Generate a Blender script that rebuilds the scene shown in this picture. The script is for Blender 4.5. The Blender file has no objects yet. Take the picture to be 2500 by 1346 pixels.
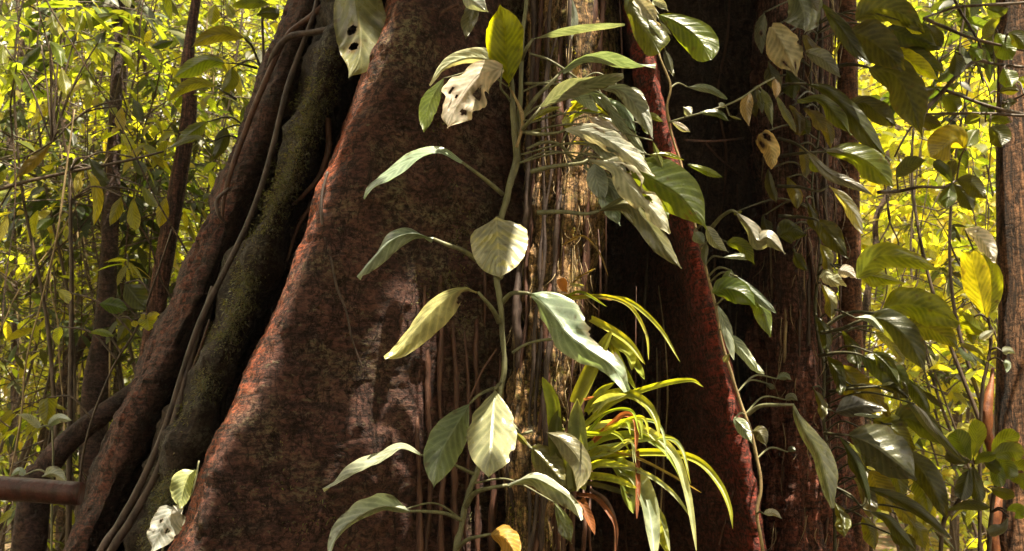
import bpy, math, random
import numpy as np
random.seed(11)
rng = np.random.default_rng(11)
SC = bpy.context.scene
COL = SC.collection
PIT = math.radians(10.0)
CZ = 1.35
CAM = np.array([0.0, 0.0, CZ])
SUN = np.array([0.17, -0.20, 0.96]); SUN /= np.linalg.norm(SUN)

# ------------------------------------------------------------------ helpers
def at(px, py, Y):
    """world point seen at photo pixel (px, py) at ground distance Y"""
    u = (px - 1250) / 2500.0; v = (673 - py) / 2500.0
    dy = math.cos(PIT) - v * math.sin(PIT); dz = math.sin(PIT) + v * math.cos(PIT)
    k = Y / dy
    return np.array([u * k, Y, CZ + dz * k])

def S(Y): return Y / 2500.0

def hash3(i, j, k, seed):
    h = (i * 374761393 + j * 668265263 + k * 2147483647 + seed * 974634777) & 0xFFFFFFFF
    h = ((h ^ (h >> 13)) * 1274126177) & 0xFFFFFFFF
    h = (h ^ (h >> 16)) & 0xFFFFFFFF
    return h.astype(np.float64) / 2147483648.0 - 1.0

def vnoise(p, seed=0):
    p = np.asarray(p, float)
    f = np.floor(p); i = f.astype(np.int64); t = p - f
    t = t * t * t * (t * (t * 6 - 15) + 10)
    r = 0
    for a in (0, 1):
        wa = t[..., 0] if a else 1 - t[..., 0]
        for b in (0, 1):
            wb = t[..., 1] if b else 1 - t[..., 1]
            for c in (0, 1):
                wc = t[..., 2] if c else 1 - t[..., 2]
                r = r + wa * wb * wc * hash3(i[..., 0] + a, i[..., 1] + b, i[..., 2] + c, seed)
    return r

def fbm(p, octv=4, seed=0, gain=0.5):
    a = 1.0; s = 0; p = np.array(p, float)
    for o in range(octv):
        s = s + a * vnoise(p, seed + o * 17); p = p * 2.03; a *= gain
    return s

def spline(P, n, t=None):
    """Catmull-Rom through rows of P (k,d), n samples"""
    P = np.asarray(P, float); k = len(P)
    if t is None: t = np.linspace(0, k - 1, n)
    i = np.clip(np.floor(t).astype(int), 0, k - 2); f = (t - i)[:, None]
    if k == 2: return P[0] * (1 - (t / 1)[:, None]) + P[1] * (t / 1)[:, None]
    ext = np.vstack([2 * P[0] - P[1], P, 2 * P[-1] - P[-2]])
    a, b, c, d = ext[i], ext[i + 1], ext[i + 2], ext[i + 3]
    return 0.5 * (2 * b + (c - a) * f + (2 * a - 5 * b + 4 * c - d) * f ** 2 + (3 * b - a - 3 * c + d) * f ** 3)

def even(P, n):
    d = spline(P, max(60, n * 4))
    L = np.concatenate([[0], np.cumsum(np.linalg.norm(np.diff(d, axis=0), axis=1))])
    s = np.linspace(0, L[-1], n)
    return np.stack([np.interp(s, L, d[:, j]) for j in range(d.shape[1])], 1)

def norm(v): return v / np.maximum(np.linalg.norm(v, axis=-1, keepdims=True), 1e-9)

def mk(name, V, F, mat, parent=None, uv=None, col=None, crest=None, smooth=True):
    V = np.asarray(V, float); F = np.asarray(F, np.int64)
    if parent is not None:
        p = parent; o = np.zeros(3)
        while p is not None: o = o + np.array(p.location); p = p.parent
        V = V - o
        org = None
    else:
        org = np.array([V[:, 0].mean(), V[:, 1].mean(), V[:, 2].min()]); V = V - org
    me = bpy.data.meshes.new(name)
    nf, w = F.shape
    me.vertices.add(len(V)); me.vertices.foreach_set('co', V.astype(np.float32).ravel())
    me.loops.add(nf * w); me.loops.foreach_set('vertex_index', F.astype(np.int32).ravel())
    me.polygons.add(nf)
    me.polygons.foreach_set('loop_start', np.arange(0, nf * w, w, dtype=np.int32))
    me.polygons.foreach_set('loop_total', np.full(nf, w, dtype=np.int32))
    me.polygons.foreach_set('use_smooth', np.full(nf, smooth, dtype=bool))
    me.update(calc_edges=True)
    if uv is not None:
        l = me.uv_layers.new(name='UVMap'); l.data.foreach_set('uv', np.asarray(uv, np.float32)[F.ravel()].ravel())
    if col is not None:
        a = me.color_attributes.new('col', 'FLOAT_COLOR', 'POINT')
        c = np.ones((len(V), 4), np.float32); c[:, :3] = col; a.data.foreach_set('color', c.ravel())
    if crest is not None:
        a = me.attributes.new('crest', 'FLOAT', 'POINT'); a.data.foreach_set('value', np.asarray(crest, np.float32))
    me.materials.append(mat)
    o = bpy.data.objects.new(name, me); COL.objects.link(o)
    if parent is not None: o.parent = parent
    else: o.location = org
    return o

def tag(o, label=None, cat=None, group=None, kind=None):
    if label: o['label'] = label
    if cat: o['category'] = cat
    if group: o['group'] = group
    if kind: o['kind'] = kind
    return o

def thing(name, label, cat, loc, group=None):
    o = bpy.data.objects.new(name, None); COL.objects.link(o)
    o.location = [float(x) for x in loc]; o.empty_display_size = 0.1
    return tag(o, label, cat, group)

def gridF(nu, nv, wrap=False):
    i, j = np.meshgrid(np.arange(nu - 1), np.arange(nv if wrap else nv - 1), indexing='ij')
    j2 = (j + 1) % nv if wrap else j + 1
    return np.stack([i * nv + j, i * nv + j2, (i + 1) * nv + j2, (i + 1) * nv + j], -1).reshape(-1, 4)

class MB:
    """collects pieces of ONE part"""
    def __init__(s): s.V = []; s.F = []; s.C = []; s.U = []; s.n = 0
    def add(s, V, F, col=(1, 1, 1), uv=None):
        s.V.append(V); s.F.append(np.asarray(F) + s.n); s.n += len(V)
        s.C.append(np.broadcast_to(np.asarray(col, float), (len(V), 3)))
        s.U.append(uv if uv is not None else np.zeros((len(V), 2)))
    def build(s, name, mat, parent=None, smooth=True):
        return mk(name, np.vstack(s.V), np.vstack(s.F), mat, parent, uv=np.vstack(s.U), col=np.vstack(s.C), smooth=smooth)

def tubeVF(P, R, seg=8, lump=0.12, seed=0, n=None, freq=14):
    """tube along world points P (k,3), radii R (k)"""
    P = np.asarray(P, float); R = np.broadcast_to(np.asarray(R, float), (len(P),))
    n = n or max(6, min(120, int(len(P) * 7)))
    Q = even(np.column_stack([P, R * 1.0]), n); r = Q[:, 3]; Q = Q[:, :3]
    T = norm(np.gradient(Q, axis=0))
    ref = np.array([0, 1.0, 0.13]); A = norm(np.cross(T, ref)); B = np.cross(T, A)
    an = np.linspace(0, 2 * np.pi, seg, endpoint=False)
    ring = A[:, None] * np.cos(an)[None, :, None] + B[:, None] * np.sin(an)[None, :, None]
    nz = fbm(Q[:, None] * freq + ring * 0.9, 3, seed) if lump else 0
    V = Q[:, None] + ring * (r[:, None, None] * (1 + lump * (nz[..., None] if lump else 0)))
    F = gridF(n, seg, True)
    V = V.reshape(-1, 3); m = len(V)
    V = np.vstack([V, Q[0], Q[-1]])
    caps = [[m, (j + 1) % seg, j, j] for j in range(seg)] + [[m + 1, (n - 1) * seg + j, (n - 1) * seg + (j + 1) % seg, (n - 1) * seg + (j + 1) % seg] for j in range(seg)]
    caps = [[c[0], c[1], c[2], c[2]] for c in caps]
    # close with quads made of two ring edges and the centre
    qc = []
    for j in range(0, seg, 2):
        qc.append([m, (j + 2) % seg, (j + 1) % seg, j])
        b = (n - 1) * seg
        qc.append([m + 1, b + j, b + (j + 1) % seg, b + (j + 2) % seg])
    return V, np.vstack([F, np.array(qc)])

def ptube(pts, seg=8, **k):
    """tube from photo points (px, py, Y, radius_px)"""
    P = np.array([at(a, b, c) for a, b, c, r in pts]); R = np.array([r * S(c) for a, b, c, r in pts]) * .85
    return tubeVF(P, R, seg, **k)

# ------------------------------------------------------------------ materials
def M(name):
    m = bpy.data.materials.new(name); m.use_nodes = True
    nt = m.node_tree; nt.nodes.clear()
    return m, nt
class NB:
    def __init__(s, nt): s.nt = nt
    def n(s, t, ins=None, **p):
        x = s.nt.nodes.new(t)
        for k, v in p.items(): setattr(x, k, v)
        for k, v in (ins or {}).items():
            if isinstance(v, bpy.types.NodeSocket): s.nt.links.new(v, x.inputs[k])
            else: x.inputs[k].default_value = v
        return x
    def math(s, op, a, b=0.0, c=None, clamp=False):
        d = {0: a, 1: b}
        if c is not None: d[2] = c
        return s.n('ShaderNodeMath', d, operation=op, use_clamp=clamp).outputs[0]
    def mix(s, f, a, b, blend='MIX'):
        x = s.n('ShaderNodeMix', data_type='RGBA', blend_type=blend)
        for i, v in ((0, f), (6, a), (7, b)):
            if isinstance(v, bpy.types.NodeSocket): s.nt.links.new(v, x.inputs[i])
            else: x.inputs[i].default_value = (*v, 1) if isinstance(v, tuple) and len(v) == 3 else v
        return x.outputs[2]
    def noise(s, vec, scale, det=5, rough=0.6, dist=0.0):
        return s.n('ShaderNodeTexNoise', {'Vector': vec, 'Scale': scale, 'Detail': det, 'Roughness': rough, 'Distortion': dist}).outputs[0]
    def ramp(s, f, lo, hi, a=0.0, b=1.0):
        return s.n('ShaderNodeMapRange', {0: f, 1: lo, 2: hi, 3: a, 4: b}, interpolation_type='SMOOTHSTEP').outputs[0]
    def pos(s, sc=(1, 1, 1)):
        g = s.n('ShaderNodeNewGeometry')
        return s.n('ShaderNodeMapping', {0: g.outputs['Position'], 3: sc}).outputs[0]

def bark_mat(name, dark, mid, lich, red, ring=1.0, strand=0.0, lich_amt=0.5, red_amt=1.0, rough=0.75, lsc=7.0, spec=0.25, bump=1.0):
    m, nt = M(name); b = NB(nt)
    p = b.pos()
    n1 = b.noise(p, 9, 8, .65); n2 = b.noise(p, lsc, 7, .7, .4); n3 = b.noise(p, 90, 4, .6)
    pr = b.pos((3, 3, 42)); nr = b.noise(pr, 1.6, 5, .6, 1.2)
    pv = b.pos((60, 60, 4.5)); nvs = b.noise(pv, 1.2, 5, .65, .8)
    c = b.mix(b.ramp(n1, .32, .68), dark, mid)
    n4 = b.noise(b.pos((1, 1, 1.5)), 46, 8, .78, .5); n5 = b.noise(b.pos((1, 1, 1.6)), 24, 6, .7)
    if strand: c = b.mix(b.math('MULTIPLY', b.ramp(nvs, .45, .62), .8 * strand), c, tuple(min(1, x * 2.6) for x in mid))
    if strand: c = b.mix(b.math('MULTIPLY', b.ramp(nvs, .46, .34), .85 * min(1, strand)), c, tuple(x * .35 for x in dark))
    if ring: c = b.mix(b.math('MULTIPLY', b.ramp(nr, .50, .34), .6 * min(1, ring)), c, tuple(x * .45 for x in dark))
    c = b.mix(b.math('MULTIPLY', b.math('MULTIPLY', b.ramp(n2, .46, .72), b.ramp(b.math('ADD', b.math('MULTIPLY', n4, .6), b.math('MULTIPLY', n3, .4)), .44, .56)), lich_amt), c, lich)
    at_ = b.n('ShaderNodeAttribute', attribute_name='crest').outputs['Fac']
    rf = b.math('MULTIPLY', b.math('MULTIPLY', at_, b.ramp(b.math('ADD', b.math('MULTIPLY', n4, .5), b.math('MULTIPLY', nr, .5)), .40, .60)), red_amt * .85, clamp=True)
    c = b.mix(rf, c, red)  # crest red: rubbed bark tint with the lit edge painted in
    c = b.mix(1.0, c, b.mix(b.ramp(n4, .36, .62), (.30, .29, .29), (1.75, 1.72, 1.65)), 'MULTIPLY')
    c = b.mix(b.math('MULTIPLY', b.math('MULTIPLY', b.ramp(n5, .56, .66), b.ramp(n4, .45, .58)), .75 * lich_amt), c, tuple(x * 1.25 for x in lich))
    ck = b.math('ABSOLUTE', b.math('SUBTRACT', b.noise(b.pos((1, 1, .45)), 15, 6, .6, .8), .5)); crk = b.ramp(ck, .022, .0)
    c = b.mix(b.math('MULTIPLY', crk, .75), c, tuple(x * .3 for x in dark))
    pale = b.ramp(b.noise(b.pos((1, 1, 1.8)), 38, 3, .5), .66, .74)
    c = b.mix(b.math('MULTIPLY', pale, .35), c, tuple(min(1, x * 2.6) for x in mid))
    h = b.math('ADD', b.math('MULTIPLY', n4, .9), b.math('ADD', b.math('MULTIPLY', n1, .6), b.math('MULTIPLY', n3, .35)))
    h = b.math('ADD', h, b.math('MULTIPLY', nr, .55 * ring)); h = b.math('ADD', h, b.math('MULTIPLY', nvs, 1.0 * strand))
    h = b.math('SUBTRACT', h, b.math('MULTIPLY', crk, .5))
    bp = b.n('ShaderNodeBump', {'Strength': .9 * bump, 'Distance': .02, 'Height': h})
    bs = b.n('ShaderNodeBsdfPrincipled', {'Base Color': c, 'Roughness': rough, 'Normal': bp.outputs[0]})
    bs.inputs['Specular IOR Level'].default_value = spec
    o = b.n('ShaderNodeOutputMaterial'); nt.links.new(bs.outputs[0], o.inputs[0])
    return m

def leaf_mat(name, veins=10.0, trans=0.42, rough=0.36, tr_gain=(2.6, 2.3, .5), spec=.5, blot=.5, bump=.5, vein_amt=.45):
    m, nt = M(name); b = NB(nt)
    col = b.n('ShaderNodeAttribute', attribute_name='col').outputs['Color']
    uv = b.n('ShaderNodeUVMap', uv_map='UVMap').outputs[0]
    sp = b.n('ShaderNodeSeparateXYZ', {0: uv})
    u, v = sp.outputs[0], sp.outputs[1]
    va = b.math('ABSOLUTE', b.math('SUBTRACT', b.math('MULTIPLY', v, 2.0), 1.0))
    ph = b.math('SUBTRACT', b.math('MULTIPLY', u, veins), b.math('MULTIPLY', va, veins * .22))
    pp = b.math('PINGPONG', ph, .5)                       # 0 on a vein
    lat = b.ramp(pp, .10, .02)
    mid = b.ramp(va, .055, .02)
    vein = b.math('MAXIMUM', b.math('MULTIPLY', lat, .7), mid)
    p = b.pos()
    nb = b.noise(p, 22, 5, .6); nf = b.noise(p, 140, 3, .6)
    c = b.mix(b.math('MULTIPLY', b.ramp(nb, .4, .68), blot), col, b.mix(1.0, col, (.52, .56, .5), 'MULTIPLY'))
    c = b.mix(b.math('MULTIPLY', b.ramp(nf, .62, .72), .35), c, b.mix(1.0, col, (1.9, 1.5, .8), 'MULTIPLY'))
    c = b.mix(b.math('MULTIPLY', vein, vein_amt), c, b.mix(1.0, col, (2.0, 1.9, 1.7), 'MULTIPLY'))
    if vein_amt: c = b.mix(b.math('MULTIPLY', b.math('MULTIPLY', b.ramp(pp, .08, .45), b.ramp(nb, .3, .62)), .75), c, b.mix(1.0, c, (.58, .62, .56), 'MULTIPLY'))
    back = b.n('ShaderNodeNewGeometry').outputs['Backfacing']
    h = b.math('ADD', b.math('MULTIPLY', b.ramp(pp, 0, .3), .12), b.math('MULTIPLY', nb, 1.0)); h = b.math('SUBTRACT', h, b.math('MULTIPLY', mid, .5))
    bp = b.n('ShaderNodeBump', {'Strength': bump, 'Distance': .006, 'Height': h})
    rr = b.math('ADD', b.math('MULTIPLY', nb, .25), rough - .12)
    bs = b.n('ShaderNodeBsdfPrincipled', {'Base Color': c, 'Roughness': rr, 'Normal': bp.outputs[0]})
    bs.inputs['Specular IOR Level'].default_value = spec
    tcol = b.mix(1.0, c, (*tr_gain, 1), 'MULTIPLY')
    tcol = b.mix(b.math('MULTIPLY', vein, .25), tcol, b.mix(1.0, tcol, (.5, .5, .5), 'MULTIPLY'))
    tl = b.n('ShaderNodeBsdfTranslucent', {'Color': tcol, 'Normal': bp.outputs[0]})
    mx = b.n('ShaderNodeMixShader', {0: trans})
    nt.links.new(bs.outputs[0], mx.inputs[1]); nt.links.new(tl.outputs[0], mx.inputs[2])
    o = b.n('ShaderNodeOutputMaterial'); nt.links.new(mx.outputs[0], o.inputs[0])
    return m

def stem_mat(name, c1, c2, rough=.55, spec=.35, usecol=False):
    m, nt = M(name); b = NB(nt)
    p = b.pos((1, 1, .35)); n1 = b.noise(p, 45, 5, .65); n2 = b.noise(b.pos(), 160, 3, .6)
    c = b.mix(b.ramp(n1, .35, .65), c1, c2)
    c = b.mix(b.math('MULTIPLY', b.ramp(n2, .6, .72), .4), c, tuple(min(1, x * 2) for x in c2))
    bp = b.n('ShaderNodeBump', {'Strength': .6, 'Distance': .005, 'Height': b.math('ADD', n1, b.math('MULTIPLY', n2, .5))})
    bs = b.n('ShaderNodeBsdfPrincipled', {'Base Color': c, 'Roughness': rough, 'Normal': bp.outputs[0]})
    bs.inputs['Specular IOR Level'].default_value = spec
    o = b.n('ShaderNodeOutputMaterial'); nt.links.new(bs.outputs[0], o.inputs[0])
    return m

MAT = {
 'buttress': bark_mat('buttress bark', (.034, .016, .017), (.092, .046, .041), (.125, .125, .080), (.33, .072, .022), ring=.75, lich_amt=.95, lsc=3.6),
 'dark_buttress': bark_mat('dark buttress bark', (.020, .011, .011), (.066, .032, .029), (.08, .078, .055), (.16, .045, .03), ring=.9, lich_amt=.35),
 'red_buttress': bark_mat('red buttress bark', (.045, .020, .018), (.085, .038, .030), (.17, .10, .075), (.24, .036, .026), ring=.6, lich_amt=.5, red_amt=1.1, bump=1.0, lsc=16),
 'column': bark_mat('stringy pale bark', (.038, .022, .016), (.20, .12, .06), (.32, .30, .08), (.40, .14, .06), ring=.1, strand=1.2, lich_amt=.8, lsc=14),
 'rootwall': bark_mat('rooty bark', (.026, .012, .011), (.085, .038, .030), (.12, .085, .06), (.26, .062, .032), ring=.25, strand=.8, lich_amt=.3),
 'mossy': bark_mat('mossy bark', (.022, .014, .012), (.045, .030, .024), (.085, .088, .062), (.1, .05, .03), ring=.4, lich_amt=1.3, lsc=8),
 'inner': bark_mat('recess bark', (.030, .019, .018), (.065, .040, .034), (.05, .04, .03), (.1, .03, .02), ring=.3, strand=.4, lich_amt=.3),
 'slim': bark_mat('slim trunk bark', (.07, .03, .018), (.16, .066, .034), (.20, .13, .07), (.3, .1, .05), ring=.25, strand=.3, lich_amt=.3),
 'furrow': bark_mat('furrowed bark', (.05, .026, .016), (.17, .085, .045), (.22, .14, .07), (.3, .1, .05), ring=.1, strand=1.0, lich_amt=.25),
 'bgbark': bark_mat('thicket bark', (.03, .018, .012), (.085, .05, .03), (.11, .10, .05), (.3, .1, .05), ring=.4, strand=.3, lich_amt=.5),
 'root': stem_mat('aerial root skin', (.045, .020, .016), (.11, .048, .032)),
 'pale_root': stem_mat('pale rootlet skin', (.17, .115, .06), (.36, .27, .14)),
 'liana': stem_mat('liana skin', (.03, .019, .018), (.085, .056, .048)),
 'stem': stem_mat('green stem skin', (.10, .10, .06), (.18, .18, .10), rough=.45),
 'dark_stem': stem_mat('dark stem skin', (.03, .03, .016), (.075, .07, .035), rough=.5),
 'twig': stem_mat('twig skin', (.035, .022, .015), (.09, .06, .04)),
 'moss': leaf_mat('moss', veins=1, trans=.25, rough=.8, spec=.1, blot=.3, bump=0, vein_amt=0),
 'leaf': leaf_mat('aroid leaf', veins=9, trans=.22, tr_gain=(1.9, 2.0, .8), rough=.29, spec=.75, bump=.4, vein_amt=.38),
 'shade_leaf': leaf_mat('broad climber leaf', veins=11, trans=.52, tr_gain=(3.3, 2.8, .5), rough=.34, spec=.55, vein_amt=.26, bump=.45),
 'dry': leaf_mat('dry torn leaf', veins=9, trans=.32, rough=.5, tr_gain=(1.3, 1.1, .6), spec=.35, blot=.45, bump=.7, vein_amt=.15),
 'blade': leaf_mat('strap leaf', veins=1, trans=.38, rough=.34, spec=.5, vein_amt=.15, bump=.2, tr_gain=(2.6, 2.3, .4)),
 'bgleaf': leaf_mat('thicket leaf', veins=8, trans=.58, rough=.40, tr_gain=(3.4, 3.35, .7), spec=.35, bump=.15, blot=.35),
 'silhouette_leaf': leaf_mat('shaded thicket leaf', veins=8, trans=.22, rough=.45, tr_gain=(2.2, 2.2, .6), spec=.3, bump=.15, blot=.35),  # low-translucency copy of the thicket leaf, for leaves painted in shade
 'canopy': leaf_mat('canopy leaf', veins=8, trans=.12, rough=.5, tr_gain=(1.5, 1.5, .5), spec=.2, bump=0),
}

# leaf base colours; sky sheen is painted into the silver and grey ones
GRN = (.085, .115, .022); GRY = (.185, .21, .17); PALE = (.40, .42, .36); YEL = (.20, .21, .03); DRK = (.042, .050, .013)
SIL = (.245, .295, .24); LIM = (.17, .20, .015); DUL = (.11, .115, .045); ORA = (.62, .30, .04); RED = (.22, .07, .03); TAN = (.30, .22, .10); WHT = (.53, .54, .49); CRM = (.36, .36, .16)

# ------------------------------------------------------------------ leaves
TT = [0, .05, .15, .3, .45, .6, .75, .87, .95, 1]
PROF = {
 'o': [.05, .42, .82, 1, .98, .85, .58, .27, .07, .01],
 'e': [.04, .25, .60, .92, 1, .95, .74, .42, .12, .01],
 'l': [.05, .22, .52, .84, 1, .96, .76, .46, .18, .01],
 'h': [.80, .96, 1, .98, .92, .80, .58, .32, .10, .01],
 's': [.8, .92, 1, 1, .98, .92, .80, .56, .28, .02],
 'b': [.05, .20, .42, .68, .90, 1, .95, .72, .42, .02],
}
def leafVF(P, wa, wb, shape='o', w=None, mode='r', nu=30, nh=6, torn=0.0, holes=(), rip=.05, seed=0, cup=.12):
    """P world midrib control points; wa / wb apparent half widths (m) left / right of travel as the camera sees them"""
    Q = even(P, nu); T = norm(np.gradient(Q, axis=0)); Vw = norm(Q - CAM)
    L = norm(np.cross(T, Vw)); D = norm(np.cross(L, T))
    D = D * np.sign((D * Vw).sum(1, keepdims=True) + 1e-9)
    w = w or max(abs(wa), abs(wb)) * 1.12 + .001
    sg = {'r': (1, 1), 'v': (-1, -1), 't': (-1, 1), 'u': (1, -1)}[mode]
    t = np.linspace(0, 1, nu); f = np.interp(t, TT, PROF[shape])
    nv = 2 * nh + 1; v = np.linspace(-1, 1, nv)          # v<0 = left of travel
    ca, cb = np.clip(wa / w, -1, 1), np.clip(wb / w, -1, 1)
    dl = L * ca + D * math.sqrt(1 - ca * ca) * sg[0]; dr = -L * cb + D * math.sqrt(1 - cb * cb) * sg[1]
    out = np.zeros((nu, nv, 3))
    nl = np.cross(dl, T); nr = np.cross(T, dr)
    for j in range(nv):
        side, nn = (dl, nl) if v[j] < 0 else (dr, nr)
        a = abs(v[j])
        tv = np.column_stack([t * 7, np.full(nu, a * 1.6), np.full(nu, seed + (3.3 if v[j] < 0 else 0))])
        ff = f.copy()
        if torn:
            e = np.maximum(0, vnoise(np.column_stack([t * 9, np.full(nu, 2.2), np.full(nu, seed * 1.7 + np.sign(v[j]) * 5)]), 5))
            ff = ff * (1 - torn * e * (a > .5) * 1.0)
        q = np.column_stack([t * 3.1, np.full(nu, v[j] * 1.3), np.full(nu, seed * 2.1)])
        bend = rip * w * 2.2 * a * vnoise(q, 3) + cup * w * a * a * f + .022 * w * np.cos(2 * np.pi * (6.5 * t - 1.6 * a + .15 * vnoise(q * 1.7, 11))) * min(1, a * 3) * np.clip(.35 + vnoise(q * 1.3 + 5, 12), 0, 1)
        out[:, j] = Q + side * (a * w * ff)[:, None] - nn * bend[:, None] * np.where(a > 0, 1, 0)
    F = gridF(nu, nv)
    uv = np.stack(np.broadcast_arrays(t[:, None], (v[None] + 1) / 2), -1).reshape(-1, 2)
    if len(holes):
        c = uv[F].mean(1); keep = np.ones(len(F), bool)
        for (hu, hv, ru, rv) in holes:
            nz = vnoise(np.column_stack([c * 14, np.full(len(c), seed)]), 9) * .18
            keep &= ((c[:, 0] - hu) / ru) ** 2 + ((c[:, 1] - hv) / rv) ** 2 > 1 + nz
        F = F[keep]
    return out.reshape(-1, 3), F, uv

LN = [0]
STEMS = {}
def jitter(c, a=.12):
    k = 1 + random.uniform(-a, a)
    return tuple(max(0, x * k * (1 + random.uniform(-a, a) * .5)) for x in c)

def hero(root, pts, wa, wb, Y, col=GRN, shape='o', mode='r', mat='leaf', pet=None, pr=6, torn=0, holes=(), label=None, w=None,
         rip=.11, cup=.12, stemmat='stem', name='leaf', nu=44, nh=9, spots=0, dY=None):
    """pts: photo pixels of the midrib; Y: distance(s); pet: stalk pixels from the stem to the blade"""
    LN[0] += 1; k = len(pts)
    Ys = np.linspace(Y[0], Y[1], k) if isinstance(Y, (tuple, list)) else np.full(k, Y) + (np.linspace(0, 1, k) ** 1.5) * (-.05)
    P = np.array([at(a, b, c) for (a, b), c in zip(pts, Ys)])
    s = S(Ys.mean())
    if name == 'leaf': rip = rip * random.uniform(.8, 1.7); torn = torn or random.choice([0, .08, .2])
    V, F, uv = leafVF(P, wa * s, wb * s, shape, w * s if w else None, mode, nu, nh, torn, holes, rip, LN[0] * 1.37, cup)
    base = np.array(jitter(col, .2)); 
    # natural variegation along the blade: yellower rim and tip
    c = np.tile(base, (len(V), 1)); edge = np.abs(uv[:, 1] * 2 - 1) ** 6 * .35 + np.clip(uv[:, 0] - .85, 0, 1) * 1.2
    c = c * (1 + edge[:, None] * np.array([.9, .6, .1]))
    c = c * (1 + .22 * fbm(V * 26, 3, LN[0]))[:, None]
    bad = np.clip((vnoise(V * 55, LN[0] + 40) + .30 * np.abs(uv[:, 1] * 2 - 1) ** 3 - .80) * 5, 0, .8)[:, None]
    c = c * (1 - bad) + np.array([.075, .055, .022]) * bad
    if spots:  # patches of dappled sunlight painted into the leaf colour
        sp = np.clip((vnoise(V * 48, 77) - .15) * 4, 0, 1)[:, None] * spots; c = c * (1 - sp) + np.array([.62, .55, .10]) * sp
    for (hu, hv, ru, rv) in holes:
        q = np.sqrt(((uv[:, 0] - hu) / (ru * 1.25)) ** 2 + ((uv[:, 1] - hv) / (rv * 1.25)) ** 2); rim = np.clip(1.75 - q, 0, 1)[:, None] * .85
        c = c * (1 - rim) + np.array([.13, .075, .03]) * rim
    c = np.clip(c, .004, .9)
    lf = mk(name, V, F, MAT[mat], root, uv=uv, col=c)
    if label: lf['label'] = label
    if not pet and name == 'leaf' and root.name in STEMS:
        A = np.array(STEMS[root.name]); d = np.hypot(A[:, 0] - pts[0][0], A[:, 1] - pts[0][1]) + np.maximum(0, pts[0][1] - A[:, 1]) * .2
        q = A[d.argmin()]
        if 6 < d.min() < 330:
            e = pts[0]; m_ = min(30, d.min() * .25)
            V, F = ptube([(q[0], q[1], q[2], 2.8), ((q[0] * .55 + e[0] * .45), (q[1] * .55 + e[1] * .45) - m_, (q[2] + Ys[0]) / 2, 3.0), (e[0], e[1], Ys[0] + .001, 2.2)], 6, lump=.08)
            mk('stalk', V, F, MAT[stemmat], lf)
    if pet:
        n = len(pet); yy = np.linspace(Ys[0] + .10, Ys[0], n) if not isinstance(pet[0], tuple) or len(pet[0]) == 2 else None
        pp = [(a, b, y, pr * (1.1 - .35 * i / max(1, n - 1))) for i, ((a, b), y) in enumerate(zip(pet, yy))] if yy is not None else pet
        e = pts[0]; pp.append((e[0], e[1], Ys[0] + .001, pr * .6))
        V, F = ptube(pp, 8, lump=.08)
        mk('stalk', V, F, MAT[stemmat], lf)
    return lf

def c1(x, y): return (x / 1.98, y / 1.98)
def c3(x, y): return (760 + x / 1.98, y / 1.98)
def c4(x, y): return (1250 + x / 1.98, y / 1.98)
def c5(x, y): return (760 + x / 1.962, 660 + y / 1.962)
def c6(x, y): return (1250 + x / 1.962, 660 + y / 1.962)
def c7(x, y): return (1800 + x / 1.98, y / 1.98)
def c8(x, y): return (1800 + x / 1.961, 660 + y / 1.961)
def c2(x, y): return (x / 1.962, 660 + y / 1.962)
def C(f, *xy): return [f(xy[i], xy[i + 1]) for i in range(0, len(xy), 2)]

# ------------------------------------------------------------------ the great tree
fig = thing('buttress_tree', 'huge dark tree with tall flaring buttress roots filling the middle of the scene', 'tree', (0.2, 3.7, 0))

def hermite_rows(pys, C_, q):
    """interpolate rows of control arrays C_ (R,K,3) at q with Catmull-Rom in the row index"""
    idx = np.interp(q, pys, np.arange(len(pys)))
    R, K, d = C_.shape
    return spline(C_.reshape(R, -1), 0, idx).reshape(len(q), K, d)

def loft(name, rows, mat, parent, nu=150, nv=90, lump=.03, ring=.006, strand=0.0, seed=0, crestfn=None, fine=.004, vis=(-220, 1500), flute=0.0, shear=0.0):
    pys = [r[0] for r in rows]
    CC = np.array([[at(a, r[0], b) for a, b in r[1]] for r in rows])
    # dense rows inside the frame, a few outside
    q = np.concatenate([np.linspace(pys[0], vis[0], 14)[:-1], np.linspace(vis[0], vis[1], nu), np.linspace(vis[1], pys[-1], 14)[1:]])
    G = hermite_rows(pys, CC, q)
    K = G.shape[1]
    dense = np.stack([spline(g, 240) for g in G])
    seg = np.linalg.norm(np.diff(dense, axis=1), axis=2).mean(0); L = np.concatenate([[0], np.cumsum(seg)])
    tt = np.interp(np.linspace(0, L[-1], nv), L, np.arange(240))
    i0 = np.clip(tt.astype(int), 0, 238); f = (tt - i0)[None, :, None]
    V = dense[:, i0] * (1 - f) + dense[:, i0 + 1] * f
    kk = tt / 239 * (K - 1)
    N = norm(np.cross(np.gradient(V, axis=0), np.gradient(V, axis=1)))
    if (N * (V - CAM)).sum(2).mean() > 0: N = -N
    d = lump * fbm(V * 5, 3, seed) + fine * fbm(V * 45, 3, seed + 3)
    if ring: d = d + ring * fbm(V * np.array([3.5, 3.5, 34]), 3, seed + 5)
    U = V.copy(); U[..., 0] -= shear * U[..., 2]
    if strand: d = d + strand * (fbm(U * np.array([42, 42, 2.0]), 3, seed + 7)) + strand * .35 * fbm(V * np.array([90, 90, 9]), 2, seed + 8)
    if flute: d = d + flute * np.abs(vnoise(U * np.array([11, 11, .7]), seed + 9))
    V = V + N * d[..., None]
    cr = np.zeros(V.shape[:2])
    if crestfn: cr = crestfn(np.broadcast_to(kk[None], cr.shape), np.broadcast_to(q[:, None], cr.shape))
    F = gridF(V.shape[0], nv)[:, ::-1]
    return mk(name, V.reshape(-1, 3), F, MAT[mat], parent, crest=cr.ravel())

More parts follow.
